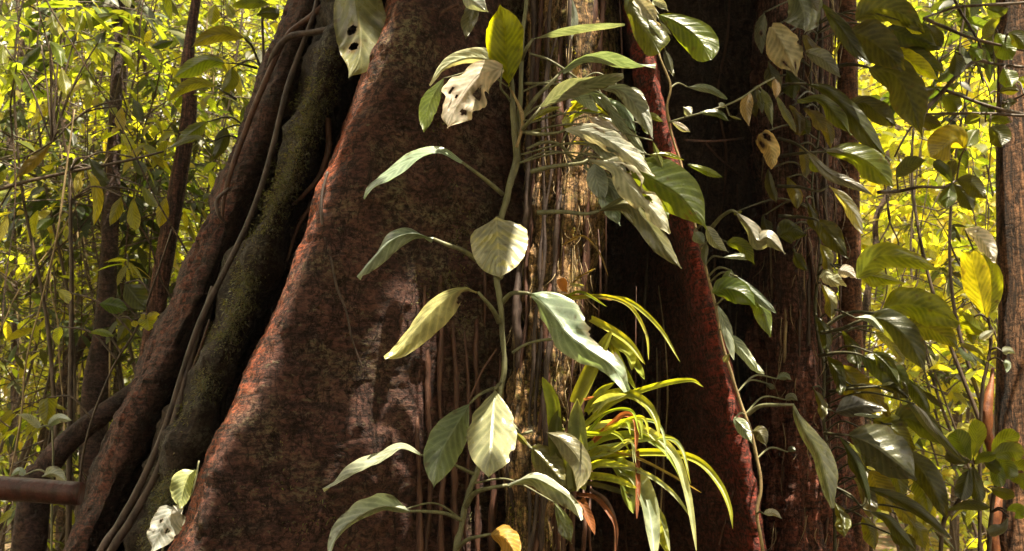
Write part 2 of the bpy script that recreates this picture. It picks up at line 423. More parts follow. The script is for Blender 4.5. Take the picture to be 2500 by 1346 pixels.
def I(tab, y):
    xs = [t[0] for t in tab]; ys = [t[1] for t in tab]
    if y < xs[0]: return ys[0] + (y - xs[0]) * (ys[1] - ys[0]) / (xs[1] - xs[0]) * .6
    if y > xs[-1]: return ys[-1] + (y - xs[-1]) * (ys[-1] - ys[-2]) / (xs[-1] - xs[-2])
    return float(np.interp(y, xs, ys))
ROWS = [-900, -500, -250, 0, 170, 330, 520, 700, 850, 1000, 1150, 1346, 1600, 2000]
TA = [(0, 945), (80, 930), (170, 895), (330, 832), (450, 795), (560, 745), (700, 690), (930, 600), (1110, 505), (1250, 450), (1346, 425)]
TB = [(0, 700), (100, 665), (200, 628), (330, 592), (430, 545), (500, 515), (600, 473), (700, 432), (800, 388), (900, 335), (1000, 292), (1100, 255), (1200, 205), (1346, 150)]
TC = [(0, 850), (170, 800), (330, 745), (450, 700), (640, 625), (740, 592), (880, 530), (1020, 472), (1180, 422), (1346, 372)]
TD_R = [(0, 1488), (330, 1480), (600, 1452), (900, 1405), (1346, 1350)]
TD_L = [(0, 1305), (600, 1300), (1000, 1258), (1346, 1240)]
TF = [(0, 1575), (130, 1597), (280, 1627), (460, 1668), (640, 1720), (820, 1762), (1000, 1802), (1180, 1842), (1346, 1868)]
TH_L = [(0, 1868), (600, 1872), (1000, 1855), (1346, 1845)]
TH_R = [(0, 1988), (330, 2004), (700, 2012), (1000, 2028), (1346, 2058)]

# back of the hollow trunk
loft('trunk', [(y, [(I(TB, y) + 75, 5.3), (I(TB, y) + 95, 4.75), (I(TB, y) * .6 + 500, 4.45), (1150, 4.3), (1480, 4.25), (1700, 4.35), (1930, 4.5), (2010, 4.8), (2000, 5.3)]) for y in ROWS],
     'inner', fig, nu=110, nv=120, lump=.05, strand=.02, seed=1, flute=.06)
# main buttress
def rowA(y):
    x = I(TA, y); r = 1335
    return (y, [(x + 70, 4.5), (x + 22, 3.75), (x + 2, 3.36), (x + 3, 3.17), (x + 30, 3.07), (x + 90, 3.05), (x + (r - x) * .42, 3.13), (x + (r - x) * .68, 3.27), (x + (r - x) * .86, 3.40), (r, 3.55)])
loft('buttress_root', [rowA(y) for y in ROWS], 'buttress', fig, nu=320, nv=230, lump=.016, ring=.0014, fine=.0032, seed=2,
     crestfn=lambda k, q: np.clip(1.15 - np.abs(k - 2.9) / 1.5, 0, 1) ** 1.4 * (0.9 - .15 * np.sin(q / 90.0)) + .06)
# outer dark buttress
def rowB(y):
    x = I(TB, y)
    return (y, [(x + 95, 5.1), (x + 18, 4.2), (x, 3.85), (x + 10, 3.66), (x + 45, 3.57), (x + 85, 3.62), (x + 118, 3.85), (x + 128, 4.4)])
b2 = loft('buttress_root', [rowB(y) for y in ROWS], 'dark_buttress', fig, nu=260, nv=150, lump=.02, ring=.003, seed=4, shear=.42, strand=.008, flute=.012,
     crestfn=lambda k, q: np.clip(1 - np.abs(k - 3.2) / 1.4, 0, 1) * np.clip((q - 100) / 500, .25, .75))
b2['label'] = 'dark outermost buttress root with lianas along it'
def rowC(y):
    x = I(TC, y); h = 40 + max(0, y) * .008
    return (y, [(x - h * .5, 4.6), (x - h, 3.7), (x - h * .75, 3.45), (x, 3.32), (x + h * .8, 3.45), (x + h, 3.8), (x + h * 1.2, 4.6)])
b3 = loft('buttress_root', [rowC(y) for y in ROWS], 'mossy', fig, nu=220, nv=70, lump=.045, ring=.005, seed=6)
b3['label'] = 'narrow mossy buttress root'
# sunlit stringy column
def rowD(y):
    l, r = I(TD_L, y), I(TD_R, y); w = r - l
    return (y, [(l + 30, 3.9), (l + 2, 3.5), (l + .08 * w, 3.32), (l + .3 * w, 3.24), (l + .55 * w, 3.20), (l + .8 * w, 3.27), (r - 3, 3.42), (r, 3.7), (r - 20, 4.4)])
d1 = loft('root_column', [rowD(y) for y in ROWS], 'column', fig, nu=340, nv=200, lump=.02, ring=.0, strand=.017, seed=8, fine=.003, flute=.035)
# red ridge
def rowF(y):
    e = I(TF, y); L = 1490 - max(0, y - 500) * .12
    return (y, [(L - 30, 4.5), (L + (e - L) * .35, 4.02), (L + (e - L) * .62, 3.66), (e - 62, 3.36), (e - 28, 3.22), (e - 6, 3.2), (e, 3.3), (e - 4, 3.65), (e - 40, 4.5)])
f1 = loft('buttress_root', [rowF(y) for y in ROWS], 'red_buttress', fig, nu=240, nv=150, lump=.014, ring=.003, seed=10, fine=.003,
     crestfn=lambda k, q: np.clip((k - 1.7) / 2.1, 0, 1) ** 1.5 * .95 + .14)  # tint falls off the crest: bark red plus painted light
f1['label'] = 'smooth red buttress root'
# rooty column on the far side
def rowH(y):
    l, r = I(TH_L, y), I(TH_R, y); w = r - l
    return (y, [(l + 20, 4.7), (l, 4.0), (l + .1 * w, 3.78), (l + .4 * w, 3.65), (l + .7 * w, 3.68), (l + .93 * w, 3.86), (r, 4.15), (r - 20, 4.8)])
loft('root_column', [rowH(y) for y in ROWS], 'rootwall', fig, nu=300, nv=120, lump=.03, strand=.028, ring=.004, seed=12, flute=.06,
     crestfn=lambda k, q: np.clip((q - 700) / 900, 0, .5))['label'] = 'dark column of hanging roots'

def surf_root(px0, pts_y, Y, r, name='aerial_root', mat='root', wob=10, seed=0):
    rr = random.Random(seed)
    ys = np.linspace(pts_y[0], pts_y[1], max(3, int((pts_y[1] - pts_y[0]) / 110)))
    x = px0; pts = []
    for i, y in enumerate(ys):
        pts.append((x + (pts_y[2] if len(pts_y) > 2 else 0) * i / len(ys) + rr.uniform(-wob, wob), y, Y + rr.uniform(-.02, .02), r * rr.uniform(.7, 1.2)))
    pts[0] = pts[0][:2] + (Y + .06, r * .4); pts[-1] = pts[-1][:2] + (Y + .05, r * .35)
    V, F = ptube(pts, 8, lump=.4, seed=seed, freq=22)
    return mk(name, V, F, MAT[mat], fig)
# strands down the face between the buttress and the column
for i, (x, y0, y1, dx, r) in enumerate([(1052, 380, 1500, -10, 9), (1078, 300, 1500, -4, 8), (1030, 560, 1500, -22, 8), (1110, 640, 1500, 10, 9), (1140, 180, 1400, -4, 6), (1092, 0, 520, -30, 10),
                                   (1065, -100, 420, 20, 8), (1165, 700, 1500, 12, 7), (1185, 300, 900, -10, 6), (1018, 900, 1500, 20, 7), (1200, 1000, 1500, 6, 10), (1120, 900, 1500, -25, 7)]):
    Y = 3.12 + max(0, (x - 950) / 385) * .30 + .034
    surf_root(x, (y0, y1, dx), Y, r, mat='root', wob=8, seed=20 + i)
# strands over the sunlit column and in the hollow beside it
for i in range(46):
    x = random.uniform(1300, 1470); y0 = random.uniform(-150, 900); y1 = y0 + random.uniform(250, 700)
    x -= max(0, (y0 + y1) / 2 - 300) * .1
    surf_root(x, (y0, y1, -20), 3.215 + abs(x - 1385) / 90 * .1, random.uniform(1.6, 5.5), mat=random.choice(['root', 'pale_root', 'pale_root']), wob=6, seed=60 + i)
for i, (x, y0, y1, r) in enumerate([(1515, -50, 330, 3), (1460, 560, 800, 3.5), (1475, 300, 720, 2.5), (1548, 700, 960, 2), (1440, 1150, 1400, 4), (1420, 1180, 1400, 6), (1325, 1150, 1400, 9), (1360, 1190, 1400, 7)]):
    surf_root(x, (y0, y1, 4), 3.22, r, mat='root', wob=6, seed=100 + i)
for i, (x, w_) in enumerate([(1303, 11), (1318, 7), (1428, 13), (1446, 9), (1464, 13), (1345, 6), (1398, 9), (1480, 10), (1412, 8), (1372, 5)]):
    surf_root(x, (-200, 1500, -60 if x < 1350 else -110), 3.26 if x < 1325 or x > 1420 else 3.2, w_, mat=random.choice(['liana', 'root', 'root']), wob=12, seed=400 + i)
for i in range(22):
    x = random.uniform(1500, 1640) if i % 2 else random.uniform(1690, 1860); y0 = random.uniform(-100, 900); Y = 3.95 - (x - 1500) / 140 * .45 if i % 2 else 4.3
    surf_root(x, (y0, y0 + random.uniform(200, 700), random.uniform(-20, 40)), Y, random.uniform(1.5, 5), mat=random.choice(['root', 'pale_root', 'liana']), wob=14, seed=500 + i)
# strands over the far column
for i in range(30):
    x = random.uniform(1868, 2040); y0 = random.choice([-150, random.uniform(0, 800)]); y1 = y0 + random.uniform(400, 1400)
    surf_root(x, (y0, min(1500, y1), random.uniform(-10, 25)), 3.66 + (abs(x - 1960) / 110) ** 2 * .14, random.uniform(2.5, 8), mat=random.choice(['root', 'root', 'pale_root', 'liana']), wob=9, seed=130 + i)
# rootlets creeping over the dark buttresses
for i, (mat, pts) in enumerate([
    ('root', [(800, 5, 3.5, 9), (760, 40, 3.5, 9), (700, 90, 3.52, 9), (645, 205, 3.5, 9), (595, 330, 3.52, 9), (560, 430, 3.52, 8), (545, 500, 3.53, 6), (542, 545, 3.53, 4)]),
    ('liana', [(812, 70, 3.45, 10), (760, 80, 3.48, 10), (705, 92, 3.5, 11), (672, 125, 3.5, 10), (655, 165, 3.52, 8)]),
    ('liana', [(800, 150, 3.5, 6), (765, 200, 3.5, 6), (750, 260, 3.5, 6), (745, 300, 3.5, 4)]),
    ('root', [(800, 290, 3.42, 8), (802, 360, 3.42, 9), (780, 430, 3.42, 8), (740, 478, 3.42, 6), (715, 500, 3.45, 4)]),
    ('root', [(770, 490, 3.4, 5), (730, 550, 3.42, 5), (700, 640, 3.45, 4)]),
    ('root', [(512, 780, 3.5, 3), (490, 850, 3.5, 4), (468, 905, 3.5, 3)]),
    ('liana', [(560, 460, 3.5, 5), (530, 490, 3.5, 6), (535, 525, 3.5, 5), (552, 545, 3.52, 4)]),
    ('liana', [(800, 420, 3.09, 4), (787, 470, 3.075, 4.5), (785, 520, 3.06, 4.5), (794, 580, 3.055, 4.5), (810, 640, 3.05, 4), (822, 700, 3.05, 4), (845, 760, 3.05, 3), (860, 830, 3.055, 3), (885, 900, 3.07, 2)]),
    ('root', [(1120, 10, 3.1, 5), (1070, 40, 3.1, 6), (1060, 100, 3.1, 4)]),
    ('root', [(1440, 1195, 3.1, 5), (1480, 1225, 3.1, 7), (1503, 1290, 3.1, 7), (1500, 1360, 3.1, 6)]),
    ('root', [(1755, 1330, 3.3, 3), (1790, 1200, 3.2, 2)]),
    ('root', [(1668, 342, 3.5, 3), (1740, 345, 3.6, 3.5), (1815, 338, 3.9, 3)]), ('root', [(1718, 345, 3.6, 3), (1760, 390, 3.8, 3), (1815, 435, 4.0, 2)]), ('root', [(1800, 450, 4.2, 3), (1802, 560, 4.2, 2)]), ('root', [(1560, 560, 3.7, 3), (1600, 620, 3.7, 2)]),
]):
    V, F = ptube(pts, 8, lump=.15, seed=i); mk('aerial_root', V, F, MAT[mat], fig)

# fine rootlets: uncountable hairs on the two columns
mb = MB()
for i in range(360):
    if i % 4: x = random.uniform(1295, 1480); y = random.uniform(-60, 1330); x -= max(0, y - 300) * .1; Y = 3.19 + abs(x - 1385) / 90 * .12
    else: x = random.uniform(1860, 2070); y = random.uniform(-60, 1330); Y = 3.62 + (abs(x - 1960) / 110) ** 2 * .16
    L = random.uniform(20, 110); a = random.gauss(0, .2); r = random.uniform(.6, 1.3)
    pts = [(x, y, Y, r), (x + L * .5 * math.sin(a) + random.uniform(-8, 8), y + L * .5, Y - random.uniform(0, .04), r), (x + L * math.sin(a) + random.uniform(-14, 14), y + L * math.cos(a), Y - random.uniform(-.02, .03), r * .5)]
    V, F = ptube(pts, 4, lump=0, n=7); mb.add(V, F)
mb.build('rootlet_hairs', MAT['pale_root'], fig)['kind'] = 'stuff'

# moss on the narrow rib, the column and patches of the main buttress
def moss(points, normals, n_each, lo, hi, col, name):
    n = len(points)
    P = np.repeat(points, n_each, 0) + rng.normal(0, .008, (n * n_each, 3))
    Nn = np.repeat(normals, n_each, 0)
    D = norm(Nn * .8 + rng.normal(0, .55, P.shape) + np.array([0, 0, -.15]))
    leafcloud(name, P, D, rng.uniform(lo, hi, len(P)), None, col, 'moss', fig, wr=.16, simple=True)['kind'] = 'stuff'

def leafcloud(name, P, D, L, W, col, mat, parent, wr=.3, simple=False, droop=.25, fold=.25, jit=.3, shape='l', up=None):
    """many leaves in one foliage part: P bases, D directions"""
    n = len(P)
    W = L * wr if W is None else W
    ref = norm(rng.normal(0, .45, (n, 3)) + (np.array([0, 0, 1.0]) if up is None else up))
    Sd = norm(np.cross(D, ref)); N = np.cross(Sd, D)
    us = np.array([0, .5, 1.0]) if simple else np.array([0, .12, .32, .55, .8, 1.0])
    vs = np.array([-1, 1.0]) if simple else np.array([-1, 0, 1.0])
    f = np.interp(us, TT, PROF[shape]); 
    if simple: f = np.array([.6, 1, .05])
    nu, nv = len(us), len(vs)
    V = (P[:, None, None] + D[:, None, None] * (us[None, :, None, None] * L[:, None, None, None])
         + Sd[:, None, None] * (vs[None, None, :, None] * f[None, :, None, None] * W[:, None, None, None])
         + N[:, None, None] * ((np.abs(vs)[None, None, :] * f[None, :, None] * W[:, None, None] * fold)[..., None])
         + np.array([0, 0, -1.0]) * (droop * us[None, :, None, None] ** 2 * L[:, None, None, None]))
    F0 = gridF(nu, nv); F = (F0[None] + (np.arange(n) * nu * nv)[:, None, None]).reshape(-1, 4)
    uv = np.stack(np.broadcast_arrays(us[:, None], (vs[None] + 1) / 2), -1).reshape(-1, 2)
    cc = np.asarray(col, float)
    if cc.ndim == 1: cc = np.tile(cc, (n, 1))
    cc = cc * (1 + rng.uniform(-jit, jit, (n, 1))) * (1 + rng.uniform(-jit, jit, (n, 3)) * .35)
    return mk(name, V.reshape(-1, 3), F, MAT[mat], parent, uv=np.tile(uv, (n, 1)), col=np.repeat(cc, nu * nv, 0))

mp = []; mn = []
for i in range(3600):
    y = random.uniform(120, 1346); x = I(TC, y) + random.gauss(-2, 20); off = (x - I(TC, y)) / 40
    if random.random() < .35 + .4 * math.sin(y / 60) ** 2: mp.append(at(x, y, 3.325 + .12 * off * off)); mn.append((off * .8 - .2, -.8, .2))
moss(np.array(mp), np.array(mn), 11, .004, .014, (.135, .135, .095), 'moss')
mp = []; mn = []
for i in range(1500):
    y = random.uniform(-20, 1340); l, r = I(TD_L, y), I(TD_R, y); x = random.uniform(l, r)
    if vnoise(np.array([[x / 45., y / 90., 0]]), 4)[0] > .05: mp.append(at(x, y, 3.21 + abs(x - (l + r) / 2) / 90 * .1)); mn.append((0, -1, .1))
moss(np.array(mp), np.array(mn), 7, .004, .014, (.24, .23, .05), 'moss')
mp = []; mn = []
for i in range(2600):
    y = random.uniform(250, 1346); x = random.uniform(I(TA, y) + 90, 1150)
    if vnoise(np.array([[x / 130., y / 150., 3]]), 8)[0] > .2:
        f = (x - I(TA, y)) / (1335 - I(TA, y)); Y = np.interp(f, [0, .1, .42, .68, .86, 1], [3.1, 3.05, 3.13, 3.27, 3.4, 3.55])
        mp.append(at(x, y, Y + .004)); mn.append((-.1, -1, .1))
moss(np.array(mp), np.array(mn), 3, .006, .015, (.12, .115, .06), 'moss')

# ------------------------------------------------------------------ lianas leaning on the great tree
V, F = ptube([(790, -160, 3.5, 7.9), (775, 0, 3.5, 7.9), (742, 100, 3.49, 7.9), (700, 220, 3.49, 8.6), (668, 350, 3.48, 7.9), (640, 450, 3.47, 8.6), (598, 560, 3.46, 8.6), (540, 680, 3.46, 8.6), (490, 780, 3.46, 8.6),
              (455, 880, 3.46, 8.6), (425, 980, 3.46, 9.4), (385, 1090, 3.46, 9.4), (340, 1190, 3.46, 10.1), (290, 1280, 3.46, 10.8), (235, 1370, 3.46, 10.8), (100, 1700, 3.5, 12.2)], 10, lump=.12, n=140)
tag(mk('liana', V, F, MAT['liana']), 'long ropy brown liana running down the dark outer buttress', 'liana')
V, F = ptube([(520, 700, 3.47, 7.2), (470, 860, 3.47, 8.6), (430, 1010, 3.45, 10.1), (385, 1150, 3.44, 10.8), (320, 1270, 3.44, 11.5), (255, 1380, 3.44, 12.2), (120, 1700, 3.5, 13.0)], 10, lump=.12, n=90, seed=4)
tag(mk('liana', V, F, MAT['liana']), 'thicker short liana twined under the long one near the buttress foot', 'liana')

# ------------------------------------------------------------------ central climbing plant
vine = thing('climbing_plant', 'climbing aroid with pale grey green leaves in pairs up the sunlit column', 'climbing plant', at(1110, 1500, 3.05))
def stem(root, pts, mat='stem', name='stem', seg=9, **k):
    STEMS.setdefault(root.name, []).extend(tuple(x[:3]) for x in spline(np.array(pts, float), len(pts) * 6))
    V, F = ptube(pts, seg, lump=.26, freq=26, **k); return mk(name, V, F, MAT[mat], root)
stem(vine, [(1250, 190, 2.99, 5), (1252, 250, 3.0, 8), (1256, 320, 3.0, 10), (1262, 385, 3.02, 11), (1245, 450, 3.03, 11), (1228, 520, 3.03, 10), (1212, 600, 3.04, 9), (1212, 680, 3.04, 8), (1222, 740, 3.04, 8),
            (1226, 820, 3.05, 8), (1232, 890, 3.05, 8), (1220, 960, 3.06, 8), (1195, 1060, 3.06, 8), (1165, 1150, 3.06, 8), (1142, 1210, 3.06, 9), (1126, 1290, 3.06, 9), (1110, 1400, 3.06, 9), (1100, 1900, 3.1, 9)])
stem(vine, [(1290, -40, 3.02, 6), (1276, 90, 3.02, 6), (1272, 200, 3.02, 7), (1268, 280, 3.02, 9), (1264, 350, 3.01, 9), (1262, 400, 3.02, 8)])
stem(vine, [(1246, 215, 3.0, 4), (1258, 240, 2.98, 4), (1272, 270, 2.98, 6), (1275, 310, 2.99, 6), (1262, 360, 3.0, 5)], mat='pale_root')
h = lambda *a, **k: hero(vine, *a, **k)
h(C(c3, 955, 420, 940, 250, 935, 140, 912, 24), 100 / 1.98, 92 / 1.98, (2.98, 2.74), (.22, .26, .012), 'e', 'r', label='upright glowing yellow green leaf', mat='shade_leaf')
h(C(c3, 925, 330, 830, 350, 760, 420, 690, 530, 657, 618), 62, 48, (2.93, 2.87), WHT, 'e', 'r', 'dry', torn=.5, holes=[(.42, .25, .07, .10), (.72, .25, .05, .06), (.55, .8, .05, .05), (.6, .62, .04, .03)], pet=C(c3, 985, 520, 950, 470, 915, 420), pr=4, label='white torn leaf with holes')
h(C(c3, 945, 345, 850, 290, 740, 285, 640, 330, 572, 415), 14, 26, (2.95, 2.93), PALE, 'o', 'r', 'dry', torn=.3)
h(C(c3, 640, 380, 570, 500, 545, 640), 22, 22, (3.0, 2.96), GRN, 'l', 'r')
h(C(c3, 730, 785, 620, 735, 500, 765, 380, 845, 300, 905, 258, 965), 16, 15, (2.95, 2.86), SIL, 'l', 't', w=44, pet=C(c3, 925, 940, 860, 885, 790, 830), pr=7)
h(C(c3, 590, 1155, 490, 1128, 390, 1160, 300, 1250, 222, 1340), 26, 9, (2.94, 2.85), SIL, 'l', 'r', w=46, pet=C(c3, 920, 1345, 830, 1280, 740, 1215, 660, 1185), pr=8)
h(C(c3, 893, 1050, 898, 1130, 905, 1230, 912, 1338), 74, 62, (2.96, 2.76), (.30, .33, .23), 'h', 'r', rip=.05, spots=.35, nu=70, nh=14, label='heart shaped leaf with painted sun dapples')
h(C(c5, 800, 105, 720, 92, 600, 170, 480, 300, 410, 390, 352, 425), 44, 16, (2.93, 2.84), CRM, 'l', 'r', torn=.25, holes=[(.12, .12, .10, .22)], pet=C(c5, 900, 250, 870, 190, 820, 130), pr=7, label='torn pale yellow leaf')
h(C(c5, 1050, 115, 1110, 160, 1180, 240, 1230, 310) + C(c6, 370, 385, 480, 460, 560, 578), 58, 50, (2.95, 2.83), SIL, 'o', 'r', pet=C(c5, 915, 155, 960, 112, 1030, 110), pr=7, holes=[(.62, .05, .12, .12)])
h(C(c5, 760, 640, 690, 750, 620, 880, 585, 1045), 42, 44, (2.98, 2.80), (.15, .17, .10), 'e', 'r', rip=.04, pet=C(c5, 905, 560, 860, 570, 800, 600), pr=5)
h(C(c5, 880, 575, 870, 700, 860, 850, 848, 995), 58, 55, (2.93, 2.70), (.24, .27, .17), 'e', 'r', rip=.05, pet=C(c5, 905, 545, 895, 550, 888, 560), pr=5)
h(C(c5, 520, 885, 430, 848, 330, 905, 190, 975, 55, 1050), 13, 12, (2.92, 2.84), SIL, 'l', 't', w=40, pet=C(c5, 775, 975, 700, 940, 600, 895), pr=5)
h(C(c5, 475, 1155, 360, 1130, 260, 1160, 160, 1230, 110, 1300, 85, 1400), 9, 26, (2.92, 2.82), SIL, 'o', 'r', w=42, pet=C(c5, 715, 1195, 640, 1165, 540, 1155), pr=6, label='leaf with its blade folded double')
h(C(c5, 430, 1150, 330, 1115, 205, 1120), 12, 14, (2.95, 2.95), SIL, 'o', 't', w=30)
h(C(c5, 940, 1030, 1060, 995, 1177, 1050) + C(c6, 290, 1110, 330, 1200), 16, 24, (2.92, 2.82), SIL, 'l', 'r', w=40, pet=C(c5, 740, 1130, 780, 1070, 850, 1045), pr=8)
h(C(c6, 200, 1110, 250, 1220, 285, 1310), 18, 16, (2.93, 2.88), DUL, 'l', 'r')
h(C(c5, 860, 1265, 930, 1290, 1000, 1400), 32, 24, (2.92, 2.86), (.60, .36, .06), 'o', 'r', 'dry', torn=.3, pet=C(c5, 700, 1330, 750, 1290, 820, 1272), pr=6, label='yellow and orange withered leaf')
h(C(c6, 95, 850, 170, 930, 260, 1035), 36, 30, (2.98, 2.93), DUL, 'o', 'r', pet=C(c5, 960, 730, 1000, 790, 1050, 850), pr=6)
h(C(c6, 10, 770, 40, 800, 75, 840), 5, 8, (2.95, 2.95), YEL, 'l', 'r')
# stalked leaves reaching out over the column
h(C(c4, 100, 190, 250, 145, 400, 125, 545, 120), 10, 12, (2.94, 2.9), SIL, 'l', 't', w=30, pet=C(c4, 40, 300, 70, 235), pr=7)
h(C(c4, 240, 345, 320, 285, 420, 268, 560, 305, 695, 315), 14, 18, (2.93, 2.86), SIL, 'l', 't', w=46, pet=C(c4, 40, 590, 110, 480, 190, 400), pr=7)
h(C(c4, 140, 520, 260, 440, 400, 405, 540, 370), 22, 20, (2.93, 2.88), SIL, 'l', 't', w=44, pet=C(c4, 30, 650, 90, 580), pr=7)
h(C(c4, 90, 590, 160, 540, 240, 515), 8, 8, (2.94, 2.92), YEL, 'l', 'r')
h(C(c4, 440, 430, 530, 440, 620, 540, 680, 670), 24, 20, (2.93, 2.86), GRY, 'l', 'r', pet=C(c4, 60, 405, 200, 405, 330, 420), pr=5)
h(C(c4, 420, 450, 500, 570, 590, 680, 650, 740), 13, 13, (2.95, 2.9), GRY, 'l', 'r', 'dry')
h(C(c4, 255, 625, 370, 640, 480, 690, 590, 770, 690, 850), 27, 27, (2.90, 2.80), WHT, 'e', 'r', 'dry', torn=.45, holes=[(.5, .85, .07, .08), (.3, .2, .04, .04)], pet=C(c4, 60, 640, 140, 650, 230, 640), pr=6, label='bleached torn leaf with curled rim')
h(C(c4, 370, 770, 500, 810, 580, 910, 680, 1020, 765, 1130), 36, 30, (2.89, 2.78), WHT, 'l', 'r', 'dry', torn=.55, holes=[(.45, .2, .10, .09), (.62, .3, .08, .07), (.3, .28, .05, .05)], pet=C(c4, 95, 830, 200, 805, 330, 790), pr=7, label='largest bleached leaf split along its veins')
h(C(c4, 560, 800, 680, 870, 820, 960, 940, 1110), 62, 52, (2.92, 2.85), GRN, 'o', 'r', 'shade_leaf', holes=[(.78, .62, .02, .03)], rip=.04)
h(C(c4, 400, 790, 410, 870, 450, 980), 26, 22, (2.97, 2.93), GRY, 'o', 'r')
h(C(c4, 420, 1020, 560, 985, 660, 1080, 740, 1200, 820, 1300), 18, 30, (2.94, 2.86), DUL, 'l', 'r', pet=C(c4, 125, 1028, 250, 1025, 360, 1035), pr=7)
h(C(c4, 665, 750, 740, 745, 830, 775), 5, 5, (2.9, 2.9), YEL, 'l', 'r')
h(C(c4, 680, 680, 700, 740, 730, 815), 8, 8, (2.9, 2.9), LIM, 'l', 'r')
h(C(c4, 850, 795, 930, 825, 1020, 860), 9, 9, (2.9, 2.88), LIM, 'l', 'r')
h(C(c4, 640, 600, 670, 560, 730, 590), 8, 8, (2.95, 2.95), YEL, 'l', 'r')
h(C(c4, 290, 0, 305, 90, 290, 190), 9, 9, (3.0, 3.0), GRY, 'l', 'r')
h(C(c4, 270, 560, 265, 600, 300, 625), 10, 10, (2.96, 2.96), YEL, 'o', 'r')
stem(vine, C(c4, 85, 260, 180, 290, 330, 390) and [(*p, y, 4) for p, y in zip(C(c4, 85, 260, 180, 290, 330, 390), (3.0, 2.98, 3.0))], name='stalk')
stem(vine, [(*p, 3.0, 5) for p in C(c4, 70, 720, 150, 690, 230, 700, 300, 780)], name='stalk')
stem(vine, [(*p, 3.05, 4) for p in C(c6, 0, 395, 80, 350, 190, 330)], name='stalk')
stem(vine, [(*p, 3.04, 3) for p in C(c5, 760, 615, 820, 480, 890, 375)], name='aerial_root', mat='root')
stem(vine, [(*p, 3.04, 4) for p in C(c5, 940, 820, 1000, 790, 1060, 770)], name='stalk')
for q, w_, c, m in [((330, 800, 430, 860, 520, 960, 590, 1060), 15, GRY, 'leaf'), ((450, 700, 560, 760, 640, 830, 700, 930), 12, SIL, 'leaf'), ((300, 440, 400, 460, 480, 540, 540, 640), 12, GRY, 'leaf'), ((560, 520, 620, 580, 660, 650), 12, GRN, 'shade_leaf'),
                    ((480, 960, 560, 1020, 640, 1110, 690, 1200), 14, DUL, 'leaf'), ((620, 880, 700, 960, 760, 1060), 14, GRN, 'shade_leaf'), ((380, 640, 470, 650, 560, 700), 10, PALE, 'dry'), ((520, 420, 600, 450, 660, 540), 12, SIL, 'leaf'), ((300, 620, 400, 690, 490, 760, 560, 850), 20, GRY, 'leaf'), ((420, 560, 520, 620, 590, 700, 640, 800), 18, SIL, 'leaf'), ((480, 800, 600, 900, 690, 1000, 740, 1090), 22, GRN, 'shade_leaf'), ((400, 900, 470, 990, 520, 1090), 18, GRY, 'leaf'),
                    ((360, 560, 450, 600, 560, 690), 14, PALE, 'dry'), ((560, 740, 650, 800, 760, 900, 830, 1000), 26, GRN, 'shade_leaf'), ((450, 480, 540, 540, 600, 640), 16, GRY, 'leaf'), ((380, 840, 480, 900, 570, 1000, 620, 1120), 20, (.50, .49, .42), 'dry'), ((240, 450, 330, 470, 420, 540), 14, SIL, 'leaf'), ((600, 1000, 660, 1100, 690, 1200), 16, DUL, 'leaf')]:
    hero(vine, C(c4, *q), w_, w_, (2.99, 2.93), c, 'l', 'r', m, torn=.35, rip=.16)
# upper pieces at the frame edge
top = thing('climbing_plant', 'cluster of hanging green leaves with one bleached leaf above the red buttress', 'climbing plant', at(1590, -90, 3.1))
h = lambda *a, **k: hero(top, *a, **k)
stem(top, [(1480, -60, 3.1, 6), (1540, 0, 3.05, 6), (1570, -20, 3.02, 5), (1640, -60, 3.1, 6)])
h(C(c4, 565, 0, 620, 110, 680, 190, 715, 258), 42, 34, (2.97, 2.9), GRN, 'b', 'r', 'shade_leaf')
h(C(c4, 600, -10, 650, 50, 715, 130), 26, 22, (2.92, 2.88), PALE, 'o', 'v', 'dry', torn=.3)
h(C(c4, 680, 0, 720, 20, 755, 55), 12, 12, (2.93, 2.9), PALE, 'o', 'v', 'dry')
h(C(c4, 710, 70, 800, 110, 900, 190, 965, 290), 42, 40, (2.95, 2.88), GRN, 'b', 'r', 'shade_leaf', label='broad hanging green leaf')
h(C(c4, 740, 240, 760, 300, 780, 370), 10, 12, (3.05, 3.03), DRK, 'o', 'r')
h(C(c4, 720, 110, 745, 140, 770, 170), 4, 4, (2.95, 2.95), PALE, 'l', 'r')
hang = thing('climbing_plant', 'drooping grey and olive leaves cut by the top edge above the torn white leaf', 'climbing plant', at(1150, -120, 3.1))
h = lambda *a, **k: hero(hang, *a, **k)
stem(hang, [(1130, -200, 3.1, 6), (1120, -60, 3.08, 5)])
h(C(c3, 720, -40, 790, 10, 855, 60), 22, 18, (3.0, 2.96), SIL, 'o', 'r')
h(C(c3, 790, 0, 760, 110, 745, 190), 20, 20, (3.04, 3.02), DUL, 'o', 'r')
mon = thing('climbing_plant', 'single broad grey leaf with two dark slots hanging beside the main buttress', 'climbing plant', at(860, -160, 3.2))
h = lambda *a, **k: hero(mon, *a, **k)
stem(mon, [(840, -260, 3.25, 8), (850, -150, 3.2, 7), (858, -80, 3.17, 6)])
h(C(c3, 195, -200, 222, 40, 238, 180, 228, 290, 180, 378), 70, 66, (3.16, 3.08), (.13, .14, .085), 'e', 'r', holes=[(.55, .68, .035, .11), (.70, .68, .035, .12)], rip=.05, nu=90, nh=18)

